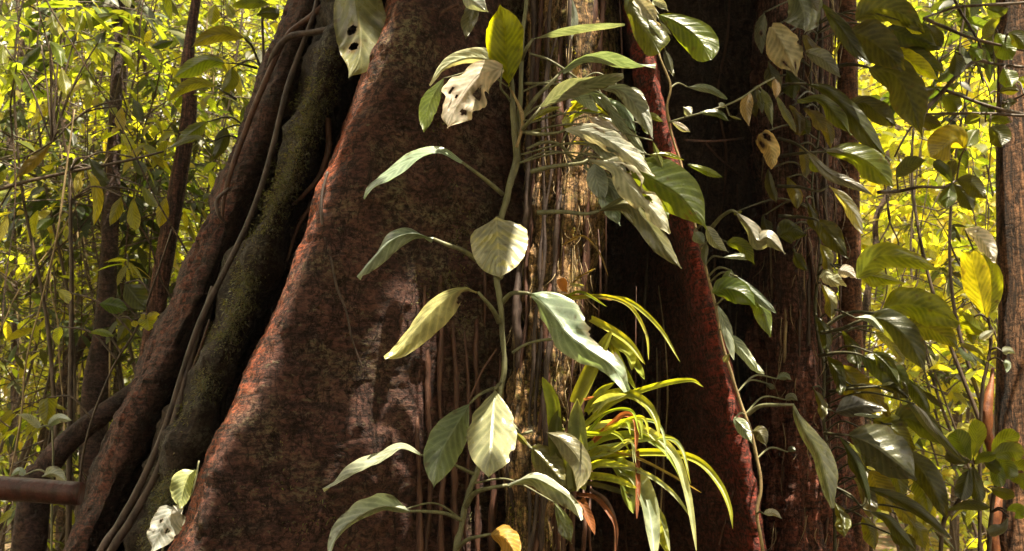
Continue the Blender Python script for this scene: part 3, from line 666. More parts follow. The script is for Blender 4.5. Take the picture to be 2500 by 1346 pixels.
# climber with a few leaves at the left foot of the main buttress
low = thing('climbing_plant', 'yellow leaf and ragged pale leaf clinging low on the main buttress edge', 'climbing plant', at(430, 1400, 3.05))
h = lambda *a, **k: hero(low, *a, **k)
stem(low, [(486, 1125, 3.0, 2.5), (470, 1200, 3.0, 3), (440, 1250, 3.0, 3), (400, 1330, 3.02, 3), (390, 1450, 3.05, 3)], mat='stem')
h(C(c2, 935, 955, 890, 1010, 860, 1140), 20, 34, (2.98, 2.95), CRM, 'e', 'r', label='smooth yellow leaf')
h(C(c2, 840, 1140, 790, 1200, 720, 1350), 42, 22, (2.97, 2.93), PALE, 'h', 'r', 'dry', torn=.5, holes=[(.5, .3, .05, .06), (.35, .65, .04, .05)], label='ragged pale leaf with holes')
h(C(c2, 830, 1130, 870, 1170), 14, 14, (2.96, 2.95), PALE, 'o', 'r', 'dry')

# ------------------------------------------------------------------ tufts of strap leaves
def tuft(label, base, Ybase, blades, cat='bromeliad', name='bromeliad'):
    r = thing(name, label, cat, at(base[0], base[1], Ybase))
    for pts, w, col, ye, sh in blades:
        k = len(pts); near = ye
        hero(r, pts, w * (.8 if w < 22 else .95), w * .64, (Ybase - .05, near), col, sh, 'v', 'blade', name='blade', nu=30, nh=3, rip=.03, cup=.05)
    return r
YG = (.30, .33, .05); YG2 = (.25, .29, .06); GB = (.34, .37, .25)
brom = tuft('large bromeliad with arching strap leaves on the sunlit column', c6(320, 1060), 3.05, [
    (C(c6, 310, 640, 385, 480, 480, 285), 24, YG2, 2.95, 's'), (C(c6, 320, 1040, 325, 850, 318, 700, 312, 612), 34, GB, 2.9, 's'),
    (C(c6, 290, 1060, 240, 900, 215, 760, 230, 660), 30, DUL, 2.98, 's'), (C(c6, 215, 780, 200, 620, 145, 510), 22, YG, 2.98, 's'),
    (C(c6, 190, 770, 180, 650, 150, 540), 12, YG2, 3.0, 's'),
    (C(c6, 360, 680, 420, 590, 492, 538), 14, YG, 2.92, 's'), (C(c6, 345, 745, 500, 625, 700, 552, 850, 527, 917, 560), 11, YG, 2.75, 's'),
    (C(c6, 390, 665, 450, 605, 550, 592, 640, 640, 690, 720, 705, 805), 17, YG, 2.8, 's'), (C(c6, 385, 680, 450, 620, 550, 596), 17, GB, 2.86, 's'),
    (C(c6, 330, 790, 430, 745, 550, 740, 680, 790, 780, 890, 830, 1030, 860, 1180, 885, 1360), 15, GB, 2.7, 's'),
    (C(c6, 330, 805, 430, 770, 510, 790, 565, 870), 8, YG, 2.85, 's'), (C(c6, 355, 850, 460, 800, 600, 790, 720, 850, 800, 960, 850, 1120, 868, 1200), 13, YG2, 2.75, 's'),
    (C(c6, 430, 900, 600, 875, 780, 880, 900, 920, 990, 1020, 1040, 1130, 1058, 1240), 13, YG, 2.7, 's'),
    (C(c6, 450, 860, 600, 900, 760, 980, 910, 1068), 5, TAN, 2.75, 's'), (C(c6, 360, 940, 480, 935, 600, 960, 700, 1010, 790, 1090, 860, 1190), 9, GB, 2.75, 's'),
    (C(c6, 360, 985, 480, 1000, 600, 1045), 14, YG, 2.82, 's'), (C(c6, 490, 905, 540, 1000, 560, 1100, 582, 1165), 26, YG2, 2.85, 's'),
    (C(c6, 520, 945, 600, 1000, 650, 1120, 670, 1250, 685, 1400), 27, GB, 2.72, 's'), (C(c6, 360, 1020, 450, 1040, 560, 1080, 630, 1140), 9, DUL, 2.86, 's'),
    (C(c6, 660, 1105, 720, 1190, 758, 1360), 9, GB, 2.74, 's'), (C(c6, 690, 1180, 715, 1270, 745, 1360), 20, YG, 2.78, 's'),
    (C(c6, 360, 900, 420, 860, 520, 870), 12, YG2, 2.9, 's'), (C(c6, 355, 960, 430, 925, 560, 940), 13, YG, 2.86, 's'),
])
for i in range(9):
    a = random.uniform(-.7, 1.0); L = random.uniform(220, 560); x0, y0 = 340 + random.uniform(-20, 40), random.uniform(780, 1020)
    x1, y1 = x0 + L * .55 * math.cos(a), y0 - L * .35 * math.sin(a + .5); x2, y2 = x0 + L * math.cos(a * .6), y0 - L * .3 * math.sin(a + .5) + L * random.uniform(.0, .45)
    w_ = random.uniform(4, 8); yt = random.uniform(2.65, 2.9)
    hero(brom, C(c6, x0, y0, x1, y1, (x1 * .45 + x2 * .6), (y1 * .5 + y2 * .42), x2, y2), w_, w_ * .8, (3.0, yt), random.choice([YG, YG2, GB, GB]), 's', 'v', 'blade', name='blade', nu=30, nh=3, rip=.05, cup=.05)
for pts, w, c, lab in [(C(c6, 390, 820, 480, 735, 540, 690, 590, 715, 597, 780, 592, 870), 11, (.34, .12, .05), 'withered orange blade'), (C(c6, 598, 860, 604, 1000, 598, 1190), 9, RED, 'withered red brown blade'),
                  (C(c6, 310, 1075, 400, 1090, 470, 1170, 500, 1240, 495, 1360), 9, RED, 'withered red brown blade'), (C(c6, 330, 1100, 370, 1190, 395, 1268), 17, (.25, .10, .04), 'dead brown blade'),
                  (C(c6, 350, 620, 395, 605), 6, (.5, .2, .12), 'withered pink blade tip')]:
    hero(brom, pts, w * .72, w * .66, (2.95, 2.82), c, 's', 'v', 'dry', name='blade', nu=30, nh=3, label=lab)
hero(brom, C(c6, 165, 775, 260, 830, 335, 940, 310, 1060), 27, 24, (2.92, 2.85), (.15, .165, .085), 'e', 'r', 'leaf', name='blade')
tuft('small tuft of drooping grassy blades beside the column under the bleached leaves', c6(300, 200), 3.08, [
    (C(c6, 240, 140, 430, 125, 560, 170, 640, 300, 655, 430), 7, YG, 2.85, 's'), (C(c6, 250, 135, 330, 105, 455, 175), 5, YG, 2.95, 's'), (C(c6, 430, 130, 560, 150, 700, 270, 805, 440), 8, YG, 2.8, 's'),
    (C(c6, 275, 80, 330, 30, 390, 0), 3, TAN, 2.98, 's'), (C(c6, 380, 235, 480, 290, 560, 350, 640, 455), 14, YG, 2.88, 's'), (C(c6, 480, 330, 560, 400, 575, 480), 20, YG2, 2.9, 's'),
    (C(c6, 470, 350, 530, 470, 595, 575), 13, YG2, 2.9, 's'), (C(c6, 585, 430, 635, 525), 13, YG2, 2.9, 's'), (C(c6, 250, 120, 400, 130, 480, 145), 5, TAN, 2.96, 's'), (C(c6, 280, 70, 350, 75), 6, PALE, 2.95, 's'),
    (C(c6, 230, 40, 250, 90, 270, 110), 18, (.4, .17, .05), 3.0, 'o'), (C(c6, 480, 350, 500, 430, 560, 520), 7, YG, 2.9, 's')])
tuft('little tuft of yellow green blades high on the column', c4(270, 620), 3.12, [
    (C(c4, 260, 560, 330, 490, 395, 470, 412, 520), 7, YG, 2.98, 's'), (C(c4, 285, 530, 380, 510, 470, 562), 9, YG, 2.95, 's'), (C(c4, 270, 580, 350, 540, 430, 545), 8, YG2, 2.98, 's'),
    (C(c4, 290, 500, 380, 488), 7, YG, 3.0, 's'), (C(c4, 300, 690, 380, 700, 460, 745), 7, YG, 2.97, 's'), (C(c4, 270, 650, 300, 560, 360, 500), 6, YG2, 3.0, 's')])
tuft('lone thin arching grass blade beside the sunlit column', c4(240, 1190), 3.15, [
    (C(c4, 245, 1185, 300, 1155, 350, 1145, 420, 1220, 465, 1335), 4, TAN, 3.0, 's'), (C(c4, 400, 1300, 330, 1335, 290, 1346), 3, TAN, 3.05, 's')], 'grass tuft', 'grass_tuft')

# ------------------------------------------------------------------ thin creeper down the red ridge
cr = thing('creeper', 'thin pale creeper winding down the red buttress with scattered small leaves', 'creeper', at(1860, 1500, 3.15))
stem(cr, [(1612, 100, 3.14, 3), (1610, 135, 3.12, 3), (1637, 210, 3.12, 3.4), (1628, 262, 3.12, 4), (1640, 330, 3.14, 4), (1662, 400, 3.14, 4), (1676, 470, 3.14, 4), (1700, 560, 3.14, 4), (1722, 650, 3.14, 4), (1745, 740, 3.14, 4),
          (1762, 830, 3.14, 4), (1785, 910, 3.14, 4.5), (1808, 985, 3.14, 4.5), (1832, 1050, 3.14, 5), (1850, 1130, 3.14, 5), (1858, 1190, 3.14, 5), (1848, 1260, 3.14, 4.5), (1862, 1350, 3.14, 5), (1870, 1600, 3.2, 5)], mat='pale_root', n=160)
stem(cr, [(1632, 300, 3.13, 3.5), (1680, 285, 3.1, 3), (1740, 268, 3.08, 3), (1800, 245, 3.1, 3), (1850, 212, 3.15, 3), (1890, 190, 3.2, 3)], mat='stem', name='twig')
h = lambda *a, **k: hero(cr, *a, **k)
h(C(c4, 910, 545, 990, 545, 1050, 585), 8, 10, (3.05, 3.05), GRN, 'l', 'r'); h(C(c4, 830, 520, 870, 555), 14, 10, (3.06, 3.05), PALE, 'o', 'r'); h(C(c4, 775, 590, 860, 640), 8, 8, (3.06, 3.06), PALE, 'l', 'r')
h(C(c4, 845, 420, 950, 430, 1040, 480), 7, 9, (3.2, 3.2), GRY, 'l', 'r'); h(C(c4, 1000, 500, 1030, 520), 8, 8, (3.1, 3.1), PALE, 'o', 'r')
h(C(c4, 1050, 560, 1110, 580), 3, 3, (3.1, 3.1), YEL, 'l', 'r')
h(C(c7, 60, 440, 40, 520, 60, 610), 16, 14, (3.15, 3.13), TAN, 'o', 'r'); h(C(c7, 115, 430, 150, 520, 170, 620), 12, 12, (3.15, 3.12), DUL, 'o', 'r'); h(C(c7, 180, 380, 190, 430, 185, 480), 10, 10, (3.2, 3.2), TAN, 'o', 'r')
h(C(c7, 100, 430, 115, 500, 120, 550), 10, 10, (3.16, 3.13), DUL, 'o', 'r')
h(C(c4, 1090, 1030, 1150, 1100, 1188, 1165) + C(c7, 150, 1150, 232, 1228), 22, 17, (3.02, 2.95), GRY, 'l', 'r', pet=C(c4, 965, 1100, 1010, 1050, 1060, 1020), pr=6, w=32)
h(C(c4, 940, 1095, 980, 1170, 1045, 1220), 16, 14, (3.02, 2.98), PALE, 'o', 'r'); h(C(c4, 1040, 1170, 1110, 1190, 1170, 1280), 16, 12, (3.05, 3.0), GRN, 'o', 'r', 'shade_leaf')
h(C(c4, 880, 1120, 930, 1180), 14, 14, (3.08, 3.05), GRY, 'o', 'r'); h(C(c4, 1020, 1245, 1100, 1240, 1170, 1255), 6, 7, (3.02, 3.02), SIL, 'l', 'r')
h(C(c4, 940, 1180, 930, 1240, 940, 1290), 8, 8, (3.05, 3.05), DUL, 'o', 'r')
h(C(c6, 960, 110, 1020, 90, 1100, 110, 1177, 180), 28, 30, (3.03, 2.97), GRN, 'o', 'r', 'shade_leaf'); h(C(c8, 60, 130, 110, 180, 160, 320), 22, 20, (3.05, 3.0), GRN, 'o', 'r', 'shade_leaf')
h(C(c8, 0, 30, 80, 110, 185, 205), 12, 12, (3.02, 2.98), GRY, 'l', 'r'); h(C(c6, 1050, 0, 1030, 60, 1060, 90), 16, 14, (3.05, 3.02), GRN, 'o', 'r')
h(C(c6, 985, 170, 1020, 260, 1065, 430), 12, 12, (3.05, 3.0), GRY, 'l', 'r'); h(C(c6, 1030, 290, 1090, 370, 1177, 480), 14, 14, (3.04, 2.98), SIL, 'l', 'r'); h(C(c8, 20, 400, 80, 460, 130, 498), 10, 10, (3.04, 3.0), PALE, 'l', 'r')
h(C(c6, 1015, 440, 1040, 400), 8, 8, (3.08, 3.08), YEL, 'o', 'r')
h(C(c6, 1065, 710, 1100, 750, 1150, 830), 16, 14, (3.06, 3.0), SIL, 'o', 'r'); h(C(c8, 70, 770, 110, 780, 140, 840), 14, 16, (3.08, 3.05), DUL, 'o', 'r'); h(C(c8, 125, 1165, 170, 1160, 215, 1190), 8, 8, (3.06, 3.05), PALE, 'o', 'r')
h(C(c8, 270, 645, 320, 760, 400, 900, 455, 1140), 22, 24, (3.05, 2.98), (.2, .2, .11), 'e', 'r', w=40, pet=C(c8, 50, 690, 110, 650, 200, 645), pr=6, label='largest creeper leaf hanging folded from a long stalk')
h(C(c8, 190, 520, 225, 510, 260, 525), 10, 8, (3.62, 3.58), SIL, 'o', 'r'); h(C(c8, 230, 620, 260, 605, 290, 625), 8, 8, (3.62, 3.58), SIL, 'o', 'r'); h(C(c8, 240, 870, 262, 855, 280, 870), 6, 6, (3.62, 3.58), SIL, 'o', 'r'); h(C(c8, 140, 540, 160, 555, 180, 570), 6, 6, (3.62, 3.58), GRY, 'o', 'r')  # small pale fungus caps on the far column, built as leaves

# ------------------------------------------------------------------ big-leaved climbers on the rooty column
up = thing('climbing_plant', 'upper climber on the rooty column with grey torn leaves and long dark drooping ones', 'climbing plant', at(2000, 500, 3.6))
stem(up, [(1985, -150, 3.6, 4), (1995, 60, 3.62, 4), (1978, 180, 3.62, 4), (2000, 300, 3.63, 4), (1982, 450, 3.62, 4), (1995, 560, 3.62, 3)], mat='dark_stem')
h = lambda *a, **k: hero(up, *a, **{'mat': 'shade_leaf', 'stemmat': 'dark_stem', 'torn': .16, 'rip': .15, **k})
SG = (.17, .165, .135)  # grey with leaf sheen painted in
h(C(c7, 260, -80, 320, 50, 330, 150), 52, 48, (3.42, 3.36), SG, 'e', 'r', mat='leaf'); h(C(c7, 350, -40, 390, 60), 14, 12, (3.4, 3.38), SG, 'o', 'r', mat='leaf')
h(C(c7, 165, 130, 220, 220, 290, 370), 42, 34, (3.40, 3.32), (.36, .34, .26), 'o', 'r', mat='dry', torn=.45, holes=[(.7, .75, .08, .05), (.8, .3, .06, .05)], label='pale torn leaf')
h(C(c7, 130, 60, 110, 160, 120, 260), 18, 16, (3.45, 3.4), (.14, .13, .10), 'o', 'r', mat='dry', holes=[(.5, .4, .05, .1)]); h(C(c7, 235, 160, 280, 230, 320, 280), 14, 12, (3.42, 3.38), SG, 'o', 'r', mat='leaf')
h(C(c7, 330, 250, 420, 290, 500, 375), 20, 17, (3.4, 3.33), SG, 'o', 'r', mat='leaf')
h(C(c7, 395, 20, 490, 120, 560, 220, 645, 310), 18, 20, (3.45, 3.35), DRK, 'l', 'r'); h(C(c7, 530, 150, 640, 190, 740, 270, 810, 345), 46, 44, (3.5, 3.42), DRK, 'o', 'r')
h(C(c7, 570, 100, 660, 45, 780, 60, 905, 160), 38, 36, (3.55, 3.45), (.06, .075, .02), 'o', 'r'); h(C(c7, 735, 220, 830, 290, 970, 385), 22, 18, (3.6, 3.45), (.22, .25, .015), 'l', 'r', label='bright yellow green leaf'); h(C(c7, 790, 100, 850, 130, 900, 160), 16, 14, (3.5, 3.45), LIM, 'l', 'r')
h(C(c7, 640, 330, 760, 360, 830, 480, 890, 665), 46, 44, (3.52, 3.40), (.06, .075, .022), 'o', 'r', pet=C(c7, 440, 330, 540, 312, 600, 318), pr=6)
h(C(c7, 720, 130, 830, 180, 985, 230), 34, 38, (3.6, 3.55), DRK, 'o', 'r'); h(C(c7, 760, 180, 850, 260, 1000, 350), 26, 26, (3.62, 3.58), DRK, 'l', 'r')
h(C(c7, 530, 500, 620, 500, 700, 560, 770, 610), 26, 22, (3.5, 3.42), DRK, 'l', 'r'); h(C(c7, 330, 405, 440, 440, 560, 560, 660, 690, 740, 780), 18, 22, (3.45, 3.35), DRK, 'e', 'r', w=30, pet=C(c7, 200, 420, 260, 405), pr=6)
h(C(c7, 290, 480, 400, 480, 480, 560, 550, 655), 14, 16, (3.42, 3.35), GRN, 'l', 'r', w=26); h(C(c7, 430, 735, 540, 745, 650, 800, 755, 905), 34, 30, (3.42, 3.34), GRN, 'e', 'r', pet=C(c7, 215, 755, 320, 740), pr=6, w=42)
h(C(c7, 430, 730, 480, 725, 530, 745), 6, 7, (3.4, 3.4), SG, 'l', 'r', mat='leaf')
h(C(c7, 340, 740, 450, 840, 560, 890, 655, 945), 14, 14, (3.40, 3.34), SG, 'l', 'r', mat='leaf', pet=C(c7, 200, 670, 270, 690, 320, 720), pr=5); h(C(c7, 440, 900, 540, 1000, 610, 1130), 17, 14, (3.42, 3.35), GRY, 'l', 'r', pet=C(c7, 195, 900, 300, 905, 390, 925), pr=5)
h(C(c7, 395, 1070, 460, 1150, 540, 1250), 24, 24, (3.45, 3.4), DRK, 'o', 'r', pet=C(c7, 200, 1045, 300, 1050, 370, 1060), pr=5); h(C(c7, 200, 1140, 260, 1120, 335, 1135), 22, 26, (3.5, 3.46), DRK, 'o', 'r')
h(C(c7, 105, 650, 160, 720, 165, 820), 26, 24, (3.36, 3.32), (.55, .40, .16), 'h', 'r', mat='dry', torn=.3, holes=[(.15, .3, .12, .12), (.2, .75, .1, .1)], label='withered yellow leaf with rust brown base')
h(C(c7, 290, 590, 320, 620, 340, 650), 20, 20, (3.55, 3.5), DRK, 'o', 'r'); h(C(c7, 470, 270, 490, 220, 500, 200), 4, 4, (3.5, 3.5), YEL, 'l', 'r'); h(C(c7, 190, 470, 240, 560, 285, 640), 10, 10, (3.5, 3.45), GRY, 'l', 'r')
h(C(c7, 350, 770, 380, 800, 410, 830), 12, 18, (3.48, 3.44), GRN, 'o', 'r'); h(C(c7, 0, 1020, 10, 1040), 10, 10, (3.5, 3.5), YEL, 'o', 'r')
for q, w_ in [((150, 300, 170, 380, 200, 470), 18), ((230, 330, 260, 400, 270, 480), 20), ((90, 420, 70, 500, 90, 570), 14), ((250, 520, 290, 580, 300, 660), 18), ((330, 520, 370, 560, 430, 640), 18), ((300, 700, 330, 780, 330, 860), 16), ((150, 820, 160, 900, 190, 980), 14),
              ((240, 860, 280, 930, 290, 1010), 17), ((330, 960, 360, 1040, 380, 1120), 16), ((130, 1040, 140, 1110, 180, 1180), 14), ((400, 1180, 430, 1250, 440, 1330), 16), ((330, 170, 360, 230, 420, 270), 18), ((400, 560, 440, 640, 450, 720), 16), ((270, 1200, 290, 1260, 340, 1310), 15)]:
    h(C(c7, *q), w_, w_ * .8, (3.56, 3.48), random.choice([DRK, DRK, DUL, (.10, .095, .075)]), random.choice('ole'), 'r', rip=.18)
dn = thing('climbing_plant', 'lower climber on the rooty column with broad veined leaves spreading towards the brown trunk', 'climbing plant', at(2040, 1500, 3.6))
stem(dn, [(2008, 600, 3.66, 4), (1990, 760, 3.64, 5), (2012, 900, 3.64, 5), (2010, 1020, 3.64, 5), (2035, 1200, 3.64, 5), (2040, 1400, 3.64, 5), (2060, 1900, 3.66, 6)], mat='dark_stem')
h = lambda *a, **k: hero(dn, *a, **{'mat': 'shade_leaf', 'stemmat': 'dark_stem', 'torn': .16, 'rip': .15, **k})
MG = (.11, .12, .02)
h(C(c7, 580, 1346, 680, 1240, 830, 1250, 985, 1310), 26, 34, (3.5, 3.4), (.14, .155, .022), 'o', 'r', label='broad yellow green leaf held level'); h(C(c8, 580, 20, 660, 30, 800, 60), 10, 22, (3.55, 3.5), LIM, 'o', 'r')
h(C(c8, 420, 0, 440, 40, 520, 80), 22, 18, (3.45, 3.4), (.45, .42, .32), 'o', 'r', mat='dry', torn=.5); h(C(c8, 480, 0, 530, 10, 570, 40), 16, 16, (3.44, 3.42), WHT, 'o', 'r', mat='dry', torn=.5)
h(C(c8, 690, 190, 800, 165, 930, 190, 1065, 255), 44, 30, (3.5, 3.4), MG, 'o', 'r', pet=C(c8, 390, 300, 480, 230, 560, 200, 650, 205), pr=6, label='large veined leaf, top of the spreading ones')
h(C(c8, 800, 285, 900, 270, 1000, 320, 1065, 375), 32, 30, (3.55, 3.45), MG, 'o', 'r'); h(C(c8, 1060, 370, 1090, 410, 1145, 438), 9, 9, (3.45, 3.42), SIL, 'l', 'r', mat='leaf')
h(C(c8, 640, 225, 720, 250, 820, 340, 900, 500), 38, 24, (3.42, 3.32), (.06, .07, .035), 'o', 'r', pet=C(c8, 400, 300, 500, 280, 580, 245), pr=6); h(C(c8, 560, 225, 640, 235, 700, 300), 8, 10, (3.41, 3.38), SIL, 'l', 'r', mat='leaf')
h(C(c8, 600, 410, 690, 450, 760, 520, 815, 610), 30, 32, (3.5, 3.43), DRK, 'o', 'r', pet=C(c8, 390, 410, 480, 395, 560, 398), pr=5); h(C(c8, 650, 395, 720, 460, 790, 570), 18, 12, (3.48, 3.42), DRK, 'o', 'r')
h(C(c8, 680, 555, 750, 560, 830, 620), 22, 20, (3.48, 3.42), DRK, 'o', 'r', pet=C(c8, 440, 580, 520, 570, 620, 560), pr=5); h(C(c8, 800, 600, 880, 700, 960, 780, 1090, 920), 12, 14, (3.45, 3.38), (.09, .09, .06), 'l', 'r')
h(C(c8, 470, 680, 560, 655, 640, 650, 715, 670), 20, 24, (3.4, 3.36), (.085, .08, .065), 'o', 'r', mat='leaf'); h(C(c8, 560, 690, 620, 690, 690, 705), 5, 6, (3.39, 3.37), SIL, 'l', 'r', mat='leaf')
h(C(c8, 535, 790, 640, 830, 740, 900, 860, 1000), 58, 50, (3.42, 3.32), (.085, .09, .05), 'e', 'r', pet=C(c8, 420, 780, 460, 785, 500, 788), pr=5, mat='leaf', label='widest dark grey green leaf with a pale midrib')
h(C(c8, 740, 735, 820, 710, 920, 770, 1000, 860), 34, 26, (3.5, 3.42), DRK, 'o', 'r', pet=C(c8, 640, 700, 700, 735), pr=4); h(C(c8, 650, 720, 740, 760, 850, 860), 30, 24, (3.52, 3.46), MG, 'o', 'r')
h(C(c8, 780, 870, 860, 930, 930, 1030, 1000, 1180), 30, 26, (3.45, 3.36), DRK, 'e', 'r'); h(C(c8, 640, 960, 680, 1060, 740, 1160), 34, 32, (3.55, 3.5), YEL, 'e', 'r', label='yellowing leaf behind the dark ones')
h(C(c8, 490, 800, 560, 900, 600, 1000, 635, 1130), 12, 12, (3.43, 3.38), DRK, 'l', 'r'); h(C(c8, 540, 830, 570, 880, 615, 940), 16, 18, (3.52, 3.5), YEL, 'o', 'r')
h(C(c8, 620, 1040, 760, 1090, 880, 1160, 1020, 1280), 12, 14, (3.42, 3.35), DRK, 'l', 'r', pet=C(c8, 450, 1030, 540, 1075, 600, 1130), pr=4); h(C(c8, 500, 460, 550, 540, 610, 640), 30, 34, (3.6, 3.58), MG, 'e', 'r')
h(C(c8, 640, 1155, 720, 1190, 780, 1260, 860, 1346), 14, 16, (3.42, 3.36), DRK, 'l', 'r', pet=C(c8, 470, 1040, 560, 1100, 600, 1140), pr=4); h(C(c8, 730, 1260, 800, 1300, 850, 1380), 18, 20, (3.46, 3.42), DRK, 'o', 'r')
h(C(c8, 850, 640, 900, 700, 960, 790), 7, 8, (3.42, 3.38), (.2, .19, .15), 'l', 'r', mat='leaf'); h(C(c8, 920, 1180, 970, 1240, 1030, 1285), 9, 8, (3.4, 3.36), (.2, .19, .15), 'l', 'r', mat='leaf')
h(C(c8, 600, 1180, 640, 1260, 660, 1346), 20, 18, (3.58, 3.55), MG, 'o', 'r'); h(C(c8, 860, 1000, 900, 1080, 920, 1180), 26, 26, (3.55, 3.52), MG, 'o', 'r')

for q, w_ in [((400, 60, 440, 140, 450, 240), 18), ((380, 220, 420, 300, 430, 400), 16), ((430, 420, 480, 500, 500, 600), 18), ((360, 560, 400, 640, 410, 720), 15), ((420, 900, 450, 980, 440, 1080), 16), ((520, 860, 580, 960, 600, 1060), 20), ((560, 560, 650, 610, 730, 700), 22), ((660, 300, 740, 360, 800, 450), 22),
              ((600, 760, 700, 800, 780, 880), 24), ((700, 900, 760, 990, 790, 1090), 24), ((560, 1000, 620, 1090, 640, 1190), 20), ((800, 520, 860, 590, 920, 690), 16), ((460, 1100, 500, 1190, 510, 1280), 18), ((700, 1080, 780, 1140, 850, 1230), 20), ((500, 300, 560, 380, 580, 480), 18), ((800, 1180, 860, 1250, 900, 1340), 22)]:
    h(C(c8, *q), w_, w_ * .7, (3.58, 3.48), random.choice([DRK, DUL, GRY, (.10, .095, .075)]), random.choice('oel'), 'r', torn=.35, rip=.2)
# ------------------------------------------------------------------ trunks beside the great tree
def trunk_tree(label, pts, mat, name='slender_tree', seg=28, lump=.08, freq=3, group=None, cat='tree', n=90, Y_wob=0):
    if Y_wob: pts = [(a + (random.uniform(-Y_wob, Y_wob) if 0 < i < len(pts) - 1 else 0), b, c, r) for i, (a, b, c, r) in enumerate(pts)]
    P = np.array([at(a, b, c) for a, b, c, r in pts]); R = np.array([r * S(c) for a, b, c, r in pts])
    P = np.vstack([P, [P[-1][0], P[-1][1], -.1]]) if P[-1][2] > 0 else P
    R = np.append(R, R[-1] * 1.15) if len(R) < len(P) else R
    root = thing(name, label, cat, (P[-1][0], P[-1][1], 0), group)
    V, F = tubeVF(P, R, seg, lump=lump, n=n, freq=freq, seed=len(label)); mk('trunk', V, F, MAT[mat], root)
    return root
slim = trunk_tree('straight slim red brown trunk standing just behind the rooty column', [(2052, -900, 4.6, 24), (2064, -200, 4.6, 25), (2070, 330, 4.6, 26), (2078, 800, 4.6, 27), (2090, 1346, 4.6, 29)], 'slim')
big = trunk_tree('thick brown furrowed trunk cut by the picture edge beside the yellow foliage', [(2470, -900, 4.1, 46), (2482, -100, 4.1, 50), (2490, 500, 4.1, 54), (2497, 900, 4.1, 58), (2500, 1346, 4.1, 64)], 'furrow', lump=.06)
for pts in [[(2425, 900, 3.95, 5), (2412, 990, 3.9, 13), (2410, 1050, 3.9, 16), (2420, 1110, 3.92, 9), (2432, 1140, 3.95, 4)], [(2446, 1190, 3.9, 5), (2432, 1250, 3.88, 15), (2425, 1330, 3.88, 18), (2420, 1420, 3.9, 14)]]:
    V, F = ptube(pts, 8, lump=.35); o = mk('bark_flake', V, F, stem_mat('orange-lit bark', (.10, .03, .015), (.22, .075, .025)), big)  # splinters with orange light painted into their bark colour

# rail of the walkway
V, F = ptube([(-420, 1172, 2.6, 34), (-150, 1182, 2.6, 34), (60, 1196, 2.6, 34), (140, 1202, 2.6, 34), (196, 1206, 2.6, 33)], 20, lump=.03, n=40)
rail = mk('log_rail', V, F, stem_mat('rail wood', (.024, .007, .007), (.06, .018, .016), rough=.45)); tag(rail, 'smooth reddish round log rail ending beside the outer buttress', 'rail')

# leaning mossy limb behind the outer buttress
lean = trunk_tree('leaning greenish limb slanting down behind the outer buttress', [(470, 800, 4.5, 21), (400, 890, 4.4, 21), (330, 955, 4.35, 23), (240, 1020, 4.3, 25), (160, 1085, 4.3, 27), (110, 1150, 4.3, 31), (80, 1250, 4.3, 37)], 'dark_buttress', 'leaning_trunk')
trunk_tree('dark upright trunk standing in shade behind the leaning limb', [(300, -250, 5.2, 12), (285, 200, 5.2, 15), (270, 560, 5.2, 20), (255, 800, 5.2, 26), (240, 900, 5.2, 30), (230, 1050, 5.2, 32), (225, 1346, 5.2, 36)], 'dark_buttress', 'dark_trunk')
trunk_tree('leaning forked brown trunk among the yellow leaves', [(330, -250, 5.6, 6), (300, 250, 5.6, 8), (262, 600, 5.6, 10), (243, 780, 5.6, 12), (190, 850, 5.6, 15), (150, 960, 5.6, 18), (110, 1100, 5.6, 22), (70, 1346, 5.6, 26)], 'bgbark', 'forked_trunk')
trunk_tree('short reddish trunk glimpsed behind three level leaves', [(500, -300, 5.0, 9), (486, -60, 5.0, 11), (464, 100, 5.0, 14), (458, 170, 5.0, 18), (462, 260, 5.0, 19), (440, 420, 5.0, 20), (400, 640, 5.0, 22), (360, 900, 5.0, 24), (300, 1346, 5.0, 28)], 'rootwall', 'red_trunk')
for i, (pts, lab) in enumerate([
    ([(30, -200, 7, 10), (40, 300, 7, 11), (20, 800, 7, 13), (40, 1346, 7, 16)], 'slender pole of a tree at the outer edge of the thicket'),
    ([(330, -200, 6.5, 7), (352, 150, 6.5, 8), (365, 400, 6.5, 9), (380, 800, 6.5, 10), (360, 1346, 6.5, 12)], 'thin leaning pole with bright glints either side'),
    ([(310, -100, 8, 8), (300, 300, 8, 9), (290, 640, 8, 10), (250, 1000, 8, 11), (215, 1346, 8, 13)], 'slanted pole crossing behind the forked trunk'),
    ([(420, 300, 6, 6), (385, 560, 6, 8), (345, 700, 6, 9), (300, 900, 6, 10), (260, 1346, 6, 11)], 'thin slanting pole running down beside the outer buttress'),
    ([(120, -250, 6.8, 9), (150, 200, 6.8, 11), (172, 600, 6.8, 15), (165, 800, 6.8, 18), (150, 1346, 6.8, 22)], 'stubby brown trunk under the hanging lance leaves'),
    ([(2195, 300, 6, 8), (2165, 460, 6, 10), (2130, 620, 6, 12), (2115, 900, 6, 14), (2120, 1346, 6, 16)], 'dark bent sapling trunk beside the slim red trunk'),
    ([(2330, -200, 9, 12), (2320, 300, 9, 13), (2340, 800, 9, 14), (2330, 1346, 9, 16)], 'far pole of a tree inside the bright yellow foliage')]):
    trunk_tree(lab, [tuple(x) for x in spline(np.array(pts, float) * np.array([1, 1, 1, .7]), 9)], 'bgbark', 'pole_tree', seg=12, lump=.2, cat='tree', n=60, Y_wob=16)

